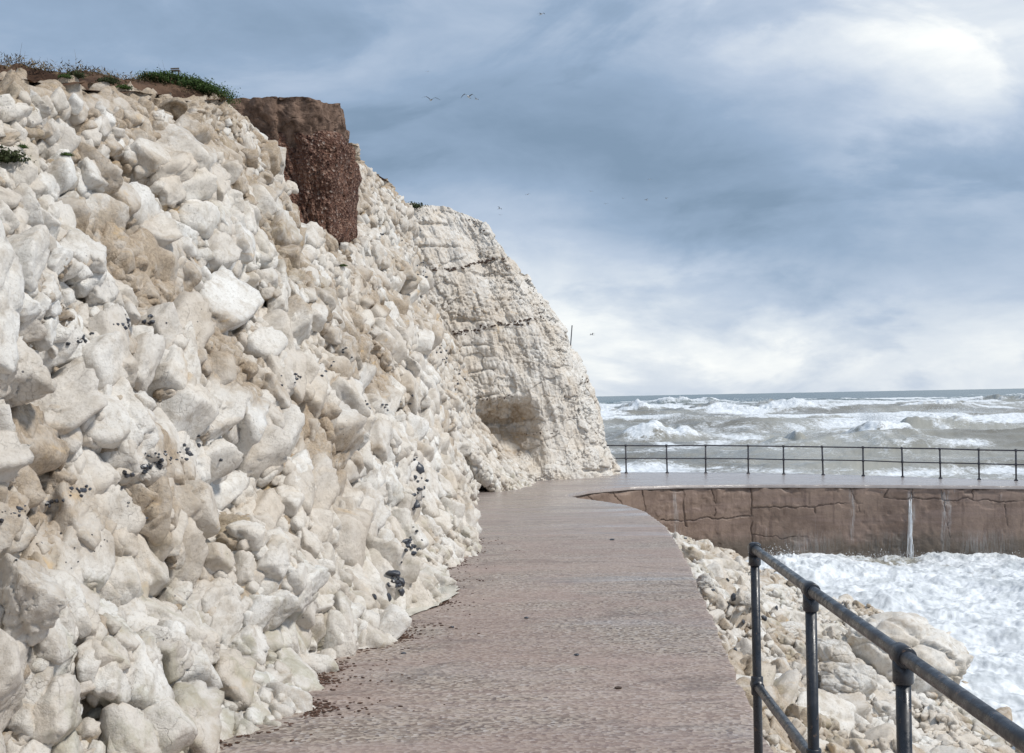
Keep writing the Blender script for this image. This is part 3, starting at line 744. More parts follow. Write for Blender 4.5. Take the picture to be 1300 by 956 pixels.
def cliff_far():
    """headland behind, with bedding lines and a wave-cut hollow at its foot"""
    ft = np.array([(-5.5, 44.5), (-2.2, 45.2), (.2, 46.0), (2.0, 46.6), (3.0, 47.3), (3.55, 48.4), (3.75, 50.3), (3.6, 54), (2.2, 60), (0, 70)])
    tp = np.array([(-8.4, 48.0, 6.75), (-5.2, 48.4, 7.3), (-2.8, 48.8, 7.35), (-1.4, 49.0, 6.75), (-.15, 49.2, 5.2), (1.15, 49.8, 3.7), (1.75, 51.5, 2.6), (1.2, 55, 2.6), (.0, 61, 2.8), (-2.5, 70, 3)])
    cl = np.concatenate([[0], np.cumsum(np.hypot(*np.diff(ft, axis=0).T))])
    fine = np.concatenate([np.arange(0, cl[6] + 1, .020), np.arange(cl[6] + 1, cl[-1], .09)])
    sm = np.linspace(0, cl[-1], 1500)
    def ip(a): return np.interp(fine, sm, smooth1(np.interp(sm, cl, a), 61))
    fx, fy = ip(ft[:, 0]), ip(ft[:, 1]); tx, ty, tz = ip(tp[:, 0]), ip(tp[:, 1]), ip(tp[:, 2])
    NR = 560; V = np.linspace(0, 1, NR)[:, None]
    z0 = (EYE - drop(fx, fy) - .12)[None]; z1 = (EYE + tz)[None]
    V2 = np.minimum(V / .93, 1); 
    z = z0 + (z1 - z0) * (V2 * (1.05 - .05 * V2))
    q = .16 * V + .84 * V ** 2.1
    X = fx[None] + (tx - fx)[None] * q; Y = fy[None] + (ty - fy)[None] * q
    t_ = z - z0; s2 = np.broadcast_to(fine[None], z.shape)
    bedf = t_ * 1.1 + .22 * fbm(s2 * .3, t_ * .3, 431, 2)
    bed = -.12 * np.exp(-(((bedf % 1) - .5) / .06) ** 2) * sstep(.35, .6, vnoise(s2 * .8, t_ * .4, 433))
    low = .34 * fbm(s2 * .45, t_ * .30, 441, 3) + .20 * fbm(s2 * 1.6, t_ * .7, 442, 4) + .10 * fbm(s2 * 4, t_ * 1.2, 443, 4)
    disp = bed + low
    sx = np.gradient(fx); sy = np.gradient(fy); l = np.hypot(sx, sy); ox, oy = sy / l, -sx / l
    px, py = proj(np.stack([X, Y, z], -1))
    # hollow: an arch leaning left, its floor a bank of smooth chalk
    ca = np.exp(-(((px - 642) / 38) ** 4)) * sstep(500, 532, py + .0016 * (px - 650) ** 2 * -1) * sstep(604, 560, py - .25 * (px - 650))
    disp = disp - 1.3 * ca * (Y < 50)
    ap = sstep(.16, 0.0, V) * .55 * sstep(7.5, 4, s2 * 1.0 - 1)
    disp = disp + .22 * sstep(.17, 0, V)
    front = (s2 < cl[7])
    X = X + ox[None] * disp; Y = Y + oy[None] * disp; z = z + .1 * disp
    P = np.stack([X, Y, z], -1); outw = np.stack([ox, oy, 0 * ox], -1)[None]
    fd = sstep(-.1, .12, 1.05 - V)
    j = 0
    mk = sstep(.35, .65, vnoise(s2 * .7, t_ * 1.1, 471))
    for (sz, sd_, sq_, am, jd, jw) in ((.62, 401, (1, 1.3, .75), .30, .05, .03), (.26, 411, (1, 1.2, .8), .32, .035, .018), (.11, 421, (1, 1.1, .8), .5, .012, .010)):
        b1, e1, r1 = stones3(P, sz, sd_, sq_, .75, .25, .08)
        N = normals(blur(P, 2)); N = N * np.sign((N * outw).sum(-1).mean())
        a_ = (.35 + .65 * mk) if sz < .5 else .8
        jj = 1 - sstep(0, jw, e1); j = j + jj * (.5 if sz > .3 else .35) * a_ * vnoise(s2 * .9, t_ * .9, sd_ + 3)
        P = P + N * ((am * b1 - jd * jj * vnoise(s2 * 1.2, t_ * 1.2, sd_ + 2)) * a_ * fd)[..., None]
        if sz > .5: r0_ = r1
    r2 = r1; r1 = r0_; X, Y, z = P[..., 0], P[..., 1], P[..., 2]
    joint = np.clip(j, 0, 1)
    st = .75 * sstep(.40, .66, vnoise(s2 * .35, t_ * .9, 450) * .45 + vnoise(s2 * 1.6, t_ * 3, 451) * .25 + vnoise(s2 * 3.2, t_ * .5, 453) * .30)
    right = sstep(cl[3], cl[5], s2)  # sunlit side put into the colour: right flank paler and less stained
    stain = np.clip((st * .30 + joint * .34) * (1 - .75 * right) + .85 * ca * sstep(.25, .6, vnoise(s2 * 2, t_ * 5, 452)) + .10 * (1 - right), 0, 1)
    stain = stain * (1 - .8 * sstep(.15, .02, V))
    P = np.stack([X, Y, z], -1)
    o = link('headland', grid_mesh('headland', P, {'stain': stain, 'tone': .15 + .25 * r1 + .3 * r2 + .35 * right, 'algae': .3 * sstep(.10, 0, V)}, flip=True), M['chalk_far'])
    tag(o, kind='structure')
    # top of the headland
    e = P[-1]; sel = np.arange(0, len(e), 4); e = e[sel]
    n = 30; U = np.linspace(0, 1, n)[:, None]
    cxx, cyy = -9.0, 60.0
    Xt = e[:, 0][None] * (1 - U) + (cxx + .15 * (e[:, 0][None] - cxx)) * U; Yt = e[:, 1][None] * (1 - U) + (cyy + .3 * (e[:, 1][None] - cyy)) * U
    Zt = e[:, 2][None] + .5 * np.sin(U * 1.5) * 1.0 + .08 * fbm(Xt * 2, Yt * 2, 461, 4) * U
    Zt = np.where(U > 0, Zt, e[:, 2][None])
    tag(link('headland_top', grid_mesh('headland_top', np.stack([Xt, Yt, Zt], -1), {'stain': .4 + 0 * Xt, 'tone': .4 + 0 * Xt, 'algae': 0 * Xt}, flip=True), M['chalk_far']), kind='structure')
    return P, o
PF, HEAD = cliff_far()

# ------------------------------------------------------------------ broken chalk blocks
import bmesh
def ico(sub):
    bm = bmesh.new(); bmesh.ops.create_icosphere(bm, subdivisions=sub, radius=1)
    V = np.array([v.co[:] for v in bm.verts]); T = np.array([[v.index for v in f.verts] for f in bm.faces]); bm.free(); return V, T
ICO = {k: ico(k) for k in (2, 3, 4, 5)}
def block_proto(seed, sharp):
    """a chalk block: a box of joint planes with some corners knocked off"""
    r = np.random.default_rng(seed)
    N = np.concatenate([np.eye(3), -np.eye(3)]) + r.normal(size=(6, 3)) * .22; o = .62 + .22 * r.random(6)
    M_ = r.normal(size=(6, 3)); N = np.concatenate([N, M_]); N /= np.linalg.norm(N, axis=1)[:, None]; o = np.concatenate([o, .66 + .22 * r.random(6)])
    def f(V):
        d = V @ N.T; lim = np.where(d > .04, o[None] / np.maximum(d, .04), 30)
        rad = -np.log(np.exp(-sharp * lim).sum(1) + np.exp(-sharp * (1.30 if sharp > 30 else 1.08))) / sharp
        W_ = V * rad[:, None]
        nz = fbm(W_[:, 0] * 2.2 + W_[:, 2] * 1.3 + seed, W_[:, 1] * 2.2 - W_[:, 2] * 1.9, seed, 4)
        n2 = fbm(W_[:, 0] * 6 + W_[:, 2] * 4 + seed, W_[:, 1] * 6 - W_[:, 2] * 5, seed + 3, 3)
        ch, ce, _ = stones3(W_, .62, seed + 7, (1, 1, .8), .8, .25, seed * .7)
        cd = .20 * ch - .06 * (1 - sstep(0, .03, ce)) if sharp > 30 else .10 * ch
        return W_ * (.92 + .07 * nz + .028 * n2 + cd)[:, None]
    return f
PROTO = [block_proto(2000 + k, (60 if k % 4 else 26)) for k in range(24)]
PV = {}
def cover(name, parent, P, Nrm, idx, arng, brng, levels, seed, mask=None, ang=.55, flat=1.0, stain_f=None, mat=None, upn=False):
    r = np.random.default_rng(seed); Vs = []; Ts = []; A1 = []; A2 = []; A3 = []; n = 0
    for li, (size, lo, hi, prot) in enumerate(levels):
        ga = np.arange(arng[0], arng[1], size * 1.0); gb = np.arange(brng[0], brng[1], size * .86)
        A, B = np.meshgrid(ga, gb, indexing='ij')
        A = (A + (np.arange(len(gb)) % 2)[None] * size * .5 + (r.random(A.shape) - .5) * size * .62).ravel(); B = (B + (r.random(B.shape) - .5) * size * .55).ravel()
        sel = vnoise(A * .75 + 11, B * .85 + 5, seed + 3) * .8 + .2 * r.random(len(A)); k = (sel > lo) & (sel < hi)
        A, B = A[k], B[k]
        v, ri, ci = idx(A, B); k = (v > .015) & (v < .955); A, B, v, ri, ci = A[k], B[k], v[k], ri[k], ci[k]
        c = P[ri, ci]; N = Nrm[ri, ci]
        if mask is not None:
            k = mask(c, v, size); A, B, v, c, N = A[k], B[k], v[k], c[k], N[k]
        m = len(A)
        if not m: continue
        rs = size * (.515 + .22 * r.random(m) + .30 * r.random(m) ** 4)
        c = c + N * (rs * (prot + .32 * (r.random(m) - .5)))[:, None]
        # frame: along the face, up the face, outwards
        ux = np.cross(np.array([0, 0, 1.0])[None], N) if not upn else np.cross(np.array([0, 1.0, 0])[None], N)
        ux /= np.linalg.norm(ux, axis=1)[:, None]; uz = np.cross(N, ux)
        th = ang + .45 * (vnoise(A * .5, B * .5, seed + 9) - .5) + .24 * r.normal(size=m); ct, st_ = np.cos(th)[:, None], np.sin(th)[:, None]
        e1 = ux * ct + uz * st_; e2 = -ux * st_ + uz * ct; e3 = N + .22 * r.normal(size=(m, 3))
        e1 = e1 + .16 * r.normal(size=(m, 3)); e1 /= np.linalg.norm(e1, axis=1)[:, None]
        e3 = e3 - (e3 * e1).sum(1)[:, None] * e1; e3 /= np.linalg.norm(e3, axis=1)[:, None]; e2 = np.cross(e3, e1)
        sx = rs * (1.0 + .6 * r.random(m)); sy = rs * (.66 + .35 * r.random(m)) * flat; sz = rs * (.75 + .35 * r.random(m)) * flat
        pid = r.integers(0, len(PROTO), m); pxs = rs * F / np.maximum(c[:, 1], 2)
        sub = np.where(pxs > 60, 5, np.where(pxs > 22, 4, np.where(pxs > 7, 3, 2)))
        rnd = r.random(m)
        for p in range(len(PROTO)):
            for sb in (2, 3, 4, 5):
                q = np.where((pid == p) & (sub == sb))[0]
                if not len(q): continue
                if (p, sb) not in PV: PV[p, sb] = PROTO[p](ICO[sb][0])
                v0, T = PV[p, sb], ICO[sb][1]
                W_ = (c[q][:, None] + v0[None, :, 0, None] * (e1 * sx[:, None])[q][:, None] + v0[None, :, 1, None] * (e2 * sy[:, None])[q][:, None] + v0[None, :, 2, None] * (e3 * sz[:, None])[q][:, None])
                Vs.append(W_.reshape(-1, 3)); nv = len(v0)
                Ts.append((T[None] + (n + np.arange(len(q)) * nv)[:, None, None]).reshape(-1, 3)); n += nv * len(q)
                A2.append(np.repeat(np.clip(rnd[q] * .9 + .1, 0, 1), nv)); A1.append(np.repeat(r.random(len(q)), nv))
    V = np.concatenate(Vs); T = np.concatenate(Ts); tone = np.concatenate(A2); q = np.concatenate(A1)
    st, al = stain_f(V, q)
    o = link(name, mesh_np(name, V, T, {'stain': st, 'tone': tone, 'algae': al}), mat, parent)
    print(name, len(V), 'verts', len(T), 'faces')
    return V

def cliff_blocks():
    L = SN[-1]
    s_at = lambda d: float(np.interp(d, GY, SN))
    def st_f(V, q):
        y, z = V[:, 1], V[:, 2]; hg = z - (EYE - drop(V[:, 0], y))
        a = vnoise(y * .42, z * .8, 70) * .5 + vnoise(y * 1.7, z * 2.4, 71) * .32 + .13 * (q - .3) + .09 * np.clip(hg / 5, 0, 1)
        st = sstep(.42, .68, a) * (1 - .75 * sstep(1.8, .4, hg)) * (1 - .45 * sstep(20, 32, y))
        al = sstep(1.2, .1, hg) * (.3 + .7 * vnoise(y * 1.3, z * .8, 75)) + .35 * sstep(.6, .8, vnoise(y * .5, z * .7, 76))
        return np.clip(st * .85 + .22 * q ** 2, 0, 1), np.clip(al, 0, 1)
    near = lambda c, v, sz: (c[:, 1] > 1.5) & ~((v < .07) & (sz > .2)) & ~((v > .6) & (sz > .4) & (c[:, 1] < 24)) & ~((v > .9) & (sz > .2))
    out = []
    out += [cover('broken_chalk', CLIFF, PN, NBN, IDXN, (s_at(1.0), s_at(15)), (.2, 7.5),
          [(.41, .55, 9, -.26), (.33, .36, .62, -.20), (.25, .12, .46, -.18), (.19, .0, .26, -.14), (.14, .40, .8, -.14), (.09, .0, .40, -.10)], 3100, near, stain_f=st_f, mat=M['chalk'])]
    out += [cover('broken_chalk', CLIFF, PN, NBN, IDXN, (s_at(15), s_at(24)), (.2, 9),
          [(.43, .56, 9, -.24), (.36, .38, .64, -.18), (.26, .16, .48, -.16), (.19, .0, .30, -.12), (.14, .40, .8, -.12), (.10, .0, .35, -.08)], 3200, near, stain_f=st_f, mat=M['chalk'])]
    out += [cover('broken_chalk', CLIFF, PN, NBN, IDXN, (s_at(24), L - 3), (.2, 11),
          [(.44, .62, 9, -.20), (.32, .38, .64, -.16), (.22, .0, .42, -.12), (.16, .2, .8, -.12)], 3300, near, ang=1.0, stain_f=st_f, mat=M['chalk'])]
    return np.concatenate([PN.reshape(-1, 3)] + out)
PNALL = cliff_blocks()

# ------------------------------------------------------------------ shore rocks below the path
S_PX = [(930, 706), (1000, 726), (1060, 765), (1150, 790), (1195, 830), (1205, 862)]
def shore():
    pts = []
    for p in S_PX:
        rx, rz = ray(*p); D = EYE / -rz; pts.append((rx * D, D))
    pts += [(7.9, 19), (7.2, 13), (6.5, 6), (6.2, -6)]
    pts = np.array(pts)[::-1]
    D = np.concatenate([np.linspace(-6, 3, 25), np.geomspace(3.05, 43.5, 640)])
    U = np.linspace(0, 1.25, 420)
    DD, UU = np.meshgrid(D, U, indexing='ij')
    xe = right_edge(DD) - .12; xs = np.interp(DD, pts[:, 1], pts[:, 0])
    xs = xs + .5 * fbm(DD * .5, DD * 0, 210, 3)
    X = xe + (xs - xe) * UU
    zt = EYE - drop(xe, DD) - .28
    tt = np.clip(UU, 0, 1.25)
    z = zt + (-.12 - zt) * (1 - (1 - np.clip(tt, 0, 1)) ** 1.25) - 1.6 * np.clip(tt - 1, 0, 1)
    low = .34 * fbm(X * .5, DD * .4, 215, 4) + .10 * fbm(X * 1.5, DD * 1.2, 218, 3)
    f = sstep(0, .05, UU) * .8 + .2
    P = np.stack([X, DD, z + low * f], -1)
    jt = 0; mk = sstep(.3, .6, vnoise(X * .7, DD * .7, 219))
    for (sz, sd_, sq_, am, jd, jw) in ((.85, 241, (1.2, 1.1, .55), .30, .10, .05), (.38, 251, (1.2, 1.1, .6), .30, .06, .03), (.16, 261, (1.1, 1.1, .7), .6, .02, .014)):
        b1, e1, r1 = stones3(P, sz, sd_, sq_, .8, .25, .15)
        N = normals(blur(P, 2)); N = N * np.sign(N[..., 2].mean())
        a_ = 1.0 if sz > .5 else (.35 + .65 * mk)
        jj = 1 - sstep(0, jw, e1); jt = jt + .5 * jj * a_
        P = P + N * ((am * b1 - jd * jj) * a_ * f)[..., None]
        if sz > .3: tn = r1
    jt = np.clip(jt, 0, 1)
    st = np.clip(.75 * jt + .9 * sstep(.45, .70, vnoise(X * .8, DD * .6, 216) * .6 + .4 * vnoise(X * 3, DD * 2, 220)), 0, 1) * .75
    al = np.clip(.55 * sstep(.45, .75, vnoise(X * .8, DD * .6, 217)) + .35 * jt, 0, 1)
    o = link('shore_rocks', grid_mesh('shore_rocks', P, {'stain': st, 'tone': tn, 'algae': al}, flip=True), M['chalk'])
    tag(o, kind='structure')
    Nb = normals(blur(P, 8)); Nb = Nb * np.sign(Nb[..., 2].mean())
    def idx(a_, b_):
        r_ = np.clip(np.searchsorted(D, a_), 0, len(D) - 1); x0 = xe[r_, 0]; x1 = xs[r_, 0]
        u_ = (b_ - (x0 - .0)) / (x1 - x0); return np.where((u_ > .0) & (u_ < 1.12), .5, -1), r_, np.clip((u_ / 1.25 * (len(U) - 1)).astype(int), 0, len(U) - 1)
    def st_f(V, q):
        a = vnoise(V[:, 0] * .8, V[:, 1] * .6, 216) * .45 + .3 * vnoise(V[:, 0] * 3, V[:, 1] * 2, 220) + .25 * q
        return .8 * sstep(.42, .70, a), np.clip(.7 * sstep(.42, .72, vnoise(V[:, 0] * .8, V[:, 1] * .6, 217)), 0, 1)
    def mk_(c, v, sz): return (c[:, 2] < EYE - drop(c[:, 0], c[:, 1]) - (.05 + .35 * sz)) & (c[:, 0] > right_edge(c[:, 1]) + .45 * sz)
    VV_ = cover('rock_slabs', o, P, Nb, idx, (3.0, 43), (.8, 11), [(.80, .60, 9, -.18), (.48, .38, .66, -.10), (.30, .0, .55, -.05), (.18, .1, .9, .0), (.11, .0, .5, .0)], 3400, mk_, ang=.9, flat=.66, stain_f=st_f, mat=M['chalk'], upn=True)
    return np.concatenate([P.reshape(-1, 3), VV_])
PS = shore()

def nearest(P, px, py, _c={}):
    """the surface point seen in the direction of a photo pixel"""
    k = id(P)
    if k not in _c:
        Q = P.reshape(-1, 3); Q = Q[Q[:, 1] > 2]; qx, qy = proj(Q)
        ok = (qx > -120) & (qx < 1420) & (qy > -120) & (qy < 1100); Q, qx, qy = Q[ok], qx[ok], qy[ok]
        key = ((qx + 120) // 16).astype(int) * 100 + ((qy + 120) // 16).astype(int); o = np.argsort(key, kind='stable')
        _c[k] = (Q[o], qx[o], qy[o], key[o], P)
    Q, qx, qy, key, _ = _c[k]
    bx, by = int((px + 120) // 16), int((py + 120) // 16); R = 1
    while True:
        ii = np.concatenate([np.arange(*np.searchsorted(key, [(bx + i) * 100 + by - R, (bx + i) * 100 + by + R + 1])) for i in range(-R, R + 1)])
        if len(ii) or R > 12: break
        R += 1
    d = (qx[ii] - px) ** 2 + (qy[ii] - py) ** 2
    n_ = ii[d < max(1.5, d.min() * 1.5) + 3]
    return Vector(Q[n_[np.argmin(Q[n_, 1])]])

def rock_mesh(name, seed, sub=4, facets=9, rough=.05, sq=(1, 1, 1), attrs=True):
    bm = bmesh.new(); bmesh.ops.create_icosphere(bm, subdivisions=sub, radius=1)
    r = np.random.default_rng(seed)
    V = np.array([v.co[:] for v in bm.verts])
    N = r.normal(size=(facets, 3)); N /= np.linalg.norm(N, axis=1)[:, None]; o = .62 + .3 * r.random(facets)
    d = V @ N.T
    lim = np.where(d > .05, o[None] / np.maximum(d, .05), 9)
    rad = np.minimum(1, lim.min(1)); rad2 = -np.log(np.exp(-12 * lim).sum(1) + np.exp(-12)) / 12
    V2 = V * rad2[:, None]
    nz = fbm(V2[:, 0] * 2.5 + V2[:, 2] * 1.7 + seed, V2[:, 1] * 2.5 - V2[:, 2] * 1.1, seed, 5)
    if sub > 4:
        b_, e_, r_ = stones3(V2, .7, seed, (1, 1, .7), .8); nz = nz + 1.1 * b_ - .35 * (1 - sstep(0, .05, e_))
    V2 = V2 * (1 + rough * nz)[:, None] * np.array(sq)[None]
    for v, c in zip(bm.verts, V2): v.co = c
    me = bpy.data.meshes.new(name); bm.to_mesh(me); bm.free()
    me.polygons.foreach_set('use_smooth', [sub > 2] * len(me.polygons))
    if attrs:
        for n_, val in (('stain', .12), ('tone', .75), ('algae', .25)):
            a = me.attributes.new(n_, 'FLOAT', 'POINT'); a.data.foreach_set('value', np.full(len(me.vertices), val, np.float32) + (.3 * (nz > .25) if n_ == 'stain' else 0).astype(np.float32) if n_ == 'stain' else np.full(len(me.vertices), val, np.float32))
    return me

boul = [((1150, 850), 88, (1.05, .9, .72), 'largest pale rounded boulder at the edge of the foaming water', 3, .15),
        ((1085, 870), 40, (.8, 1.1, .75), 'tall smooth pale boulder left of the largest one by the water', 8, .1),
        ((1062, 838), 34, (1.1, .8, .75), 'cream boulder with blunt top seen between the two nearer railing posts', 12, .1),
        ((1150, 797), 30, (1.3, .8, .6), 'low flat pale boulder beside the foam above the largest boulder', 17, .0),
        ((896, 744), 16, (1.1, .9, .85), 'round grey white boulder lying beside the path edge', 21, .3),
        ((948, 762), 15, (1.2, .9, .6), 'small pale boulder just left of the farthest near railing post', 24, .2),
        ((1006, 800), 22, (1.4, .8, .55), 'long flat cream boulder low between the first two railing posts', 29, .1)]
for (p, rp, sq, lab, sd_, up) in boul:
    q = nearest(PS, *p); r_ = rp * q.y / F
    me = rock_mesh('boulder', sd_, 6, 8, .16, sq)
    o = link('boulder', me, M['chalk']); o.location = q + Vector((0, r_ * .25, r_ * sq[2] * (up - .1))); o.scale = (r_, r_, r_)
    o.rotation_euler = (.2 * math.sin(sd_), .2 * math.cos(sd_), sd_)
    tag(o, lab, 'boulder')

def scatter(surface, pts, mat, name, parent, rng_, smin, smax, embed=.25):
    """nodules of one seam, merged as one part of the cliff"""
    Vs = []; Fs = []; n = 0
    base = [rock_mesh('tmp', 500 + k, 1, 6, .25, attrs=False) for k in range(4)]
    data = [(np.array([v.co[:] for v in b.vertices]), np.array([f.vertices[:] for f in b.polygons])) for b in base]
    for (x, y) in pts:
        q = nearest(surface, x, y); r_ = rng_.uniform(smin, smax) * q.y / F
        v, f = data[rng_.randrange(4)]
        a = rng_.random() * 6.28; R = Matrix.Rotation(a, 3, 'Z') @ Matrix.Rotation(rng_.random() * 6, 3, 'X')
        vv = (v * np.array([1.3, .8, .7]) * r_) @ np.array(R).T + np.array(q)
        Vs.append(vv); Fs.append(f + n); n += len(vv)
    for b in base: bpy.data.meshes.remove(b)
    me = mesh_np(name, np.concatenate(Vs), np.concatenate(Fs), smooth=False)
    return link(name, me, mat, parent)

def band(pl, n, jit, rr):
    out = []; L = [0]
    for a, b in zip(pl[:-1], pl[1:]): L.append(L[-1] + math.dist(a, b))
    cl = [rr.uniform(0, L[-1]) for _ in range(max(3, n // 5))]
    for _ in range(n):
        u = min(max(rr.choice(cl) + rr.gauss(0, 9), 0), L[-1]) if rr.random() < .75 else rr.uniform(0, L[-1])
        out.append((np.interp(u, L, [p[0] for p in pl]) + rr.gauss(0, jit), np.interp(u, L, [p[1] for p in pl]) + rr.gauss(0, jit)))
    return out
rr = random.Random(21)
for pl, n, j, s0, s1 in (
    ([(85, 438), (150, 412), (180, 408), (235, 405)], 50, 2.5, 1.2, 5),
    ([(0, 655), (60, 640), (110, 620), (150, 610), (205, 590), (255, 560)], 70, 4, 1.3, 6),
    ([(190, 585), (255, 575), (300, 592)], 26, 6, 1.2, 3.4),
    ([(340, 490), (430, 462), (440, 440)], 26, 5, 1.0, 3),
    ([(420, 545), (470, 520), (520, 505)], 14, 6, 1, 2.6),
    ([(470, 300), (500, 295), (540, 340), (535, 380)], 18, 4, 1, 2.4),
    ([(560, 440), (575, 480), (600, 505)], 20, 4, 1, 2.4),
    ([(528, 590), (540, 600), (527, 640), (525, 680), (500, 740)], 50, 5, 1.3, 5.5),
    ([(0, 690), (100, 700), (180, 640)], 20, 14, 1, 2.4)):
    scatter(PNALL, band(pl, n, j, rr), M['flint'], 'flint_seam', CLIFF, rr, s0, s1)
for pl, n, j, s0, s1 in (
    ([(550, 342), (580, 340), (600, 334), (640, 328), (646, 325)], 60, 1.0, .8, 2.6),
    ([(560, 425), (590, 420), (640, 412), (700, 402)], 110, 2.2, .8, 2.4),
    ([(598, 280), (612, 292)], 12, 1.5, .8, 2.2),
    ([(676, 364), (690, 385), (690, 398)], 14, 2, .8, 1.8),
    ([(600, 512), (650, 505), (685, 500)], 16, 2, .6, 1.6),
    ([(660, 550), (700, 548), (735, 545)], 12, 2, .6, 1.4),
    ([(745, 478), (748, 486)], 8, 2, .8, 1.8)):
    scatter(PF, band(pl, n, j, rr), M['flint_brown'], 'flint_seam', HEAD, rr, s0, s1)

# single loose flints near the foot of the cliff
fl = [((497, 728), 8, 'large black flint nodule lying above the pale puddle'), ((509, 738), 7, 'broad grey black flint just over the puddle'),
      ((512, 752), 6, 'flat black flint resting at the puddle edge'), ((531, 594), 8, 'glossy black flint sticking out of the cliff face, highest of the loose ones'),
      ((528, 638), 6, 'black flint wedged in a crack of the white chalk, mid way to the foot'), ((514, 687), 5, 'black flint in the white chalk right above the path bend'),
      ((495, 757), 5, 'small black flint at the left end of the puddle'), ((476, 758), 5, 'small dark flint half sunk in the cliff foot')]
for k, (p, rp, lab) in enumerate(fl):
    q = nearest(PNALL, *p); r_ = rp * q.y / F
    o = link('flint', rock_mesh('flint', 600 + k, 3, 7, .25, (1.3, .9, .6), False), M['flint']); o.location = q; o.scale = (r_,) * 3
    o.rotation_euler = (k * .7, k * 1.3, k * 2.1)
    tag(o, lab, 'flint', 'loose flints along the cliff foot')
fl2 = [((906, 748), 3, ), ((932, 760), 4.5), ((945, 790), 3.5), ((972, 785), 4), ((935, 825), 3), ((958, 742), 2.5), ((985, 770), 3), ((925, 735), 2.5)]
for k, (p, rp) in enumerate(fl2):
    q = nearest(PS, *p); r_ = rp * q.y / F
    o = link('flint', rock_mesh('flint', 650 + k, 2, 7, .25, (1.3, .9, .6), False), M['flint']); o.location = q; o.scale = (r_,) * 3
    o.rotation_euler = (k * .7, k * 1.3, k * 2.1)
    tag(o, 'small black flint lying among the cream shore rocks below the path', 'flint', 'flints on the shore rocks')

# pebbles on the path
pb = [((785, 874), 4, 'dark green pebble near the bottom of the path'), ((870, 684), 2.2, 'small black stone on the far wet path by the right edge'), ((777, 686), 3, 'black stone alone in the middle of the far path'),
      ((574, 797), 3, 'dark pebble on the left half of the path'), ((668, 785), 2.5, 'dark pebble mid way across the path'), ((512, 830), 3, 'reddish dark pebble nearest the cliff foot'), ((732, 832), 3, 'brown dark pebble low on the path centre')]
for k, (p, rp, lab) in enumerate(pb):
    g = ground(*p); r_ = rp * g[1] / F
    o = link('pebble', rock_mesh('pebble', 700 + k, 3, 6, .2, (1.2, .9, .5), False), M['flint'] if k else M['flint_brown']); o.location = Vector(g) + Vector((0, 0, r_ * .3)); o.scale = (r_,) * 3
    tag(o, lab, 'pebble', 'stones strewn on the path')

# debris line along the foot of the cliff
def debris():
    rr = random.Random(5); Vs = []; Fs = []; n = 0
    bs = [rock_mesh('tmp', 800 + k, 1, 6, .3, attrs=False) for k in range(3)]
    dat = [(np.array([v.co[:] for v in b.vertices]), np.array([f.vertices[:] for f in b.polygons])) for b in bs]
    line = [(330, 950), (372, 905), (412, 866), (432, 845), (470, 815), (505, 790), (548, 762), (575, 735), (598, 700), (608, 680)]
    L = [0]
    for a, b in zip(line[:-1], line[1:]): L.append(L[-1] + math.dist(a, b))
    gz = EYE - drop(PN[..., 0], PN[..., 1]); mk = (np.abs(PN[..., 2] - gz) < .04) & (PN[..., 1] > 3) & (PN[..., 1] < 26)
    bi = ((PN[..., 1][mk] - 3) / .12).astype(int); fxx = np.full(200, -9.0); np.maximum.at(fxx, bi, PN[..., 0][mk]); bd = 3 + .12 * (np.arange(200) + .5); okk = fxx > -8
    for _ in range(2600):
        u = rr.uniform(0, L[-1]); 
        if vnoise(np.array([u * .03]), np.array([0.]), 9)[0] < .30 and rr.random() < .8: continue
        x = np.interp(u, L, [p[0] for p in line]); y = np.interp(u, L, [p[1] for p in line])
        g = ground(x, y); d = abs(rr.gauss(0, .06)) * (1 if rr.random() < .8 else 5) - .04
        r_ = rr.uniform(.003, .013)
        v, f = dat[rr.randrange(3)]; R = Matrix.Rotation(rr.random() * 6.28, 3, 'Z')
        D = g[1] + rr.gauss(0, .05); X = float(np.interp(D, bd[okk], fxx[okk])) + .05 + d
        vv = (v * np.array([1.6, .8, .5]) * r_) @ np.array(R).T + np.array([X, D, EYE - float(drop(X, D)) + r_ * .3])
        Vs.append(vv); Fs.append(f + n); n += len(vv)
    for b in bs: bpy.data.meshes.remove(b)
    tag(link('debris', mesh_np('debris', np.concatenate(Vs), np.concatenate(Fs), smooth=False), M['debris']), 'brown gravel and weed washed along the cliff foot', 'debris', kind='stuff')
debris()

def puddle():
    pl = [(x_ + 14, y_ + 4) for x_, y_ in [(474, 796), (506, 780), (538, 768), (566, 752), (568, 742), (535, 738), (505, 748), (480, 768), (462, 790)]]
    V = [Vector(ground(*p)) + Vector((0, 0, .016)) for p in pl]
    c = sum(V, Vector()) / len(V)
    ring = []
    N = 60
    for k in range(N):
        u = k / N * len(V); i = int(u); f = u - i
        p = V[i] * (1 - f) + V[(i + 1) % len(V)] * f; ring.append(c + (p - c) * (1 + .05 * math.sin(k * 1.9) + .04 * math.sin(k * 3.7)))
    mb = MB(); mb.add([c] + ring, [(0, k + 1, (k + 1) % N + 1) for k in range(N)])
    tag(mb.build('puddle', M['silt']), kind='structure')
puddle()

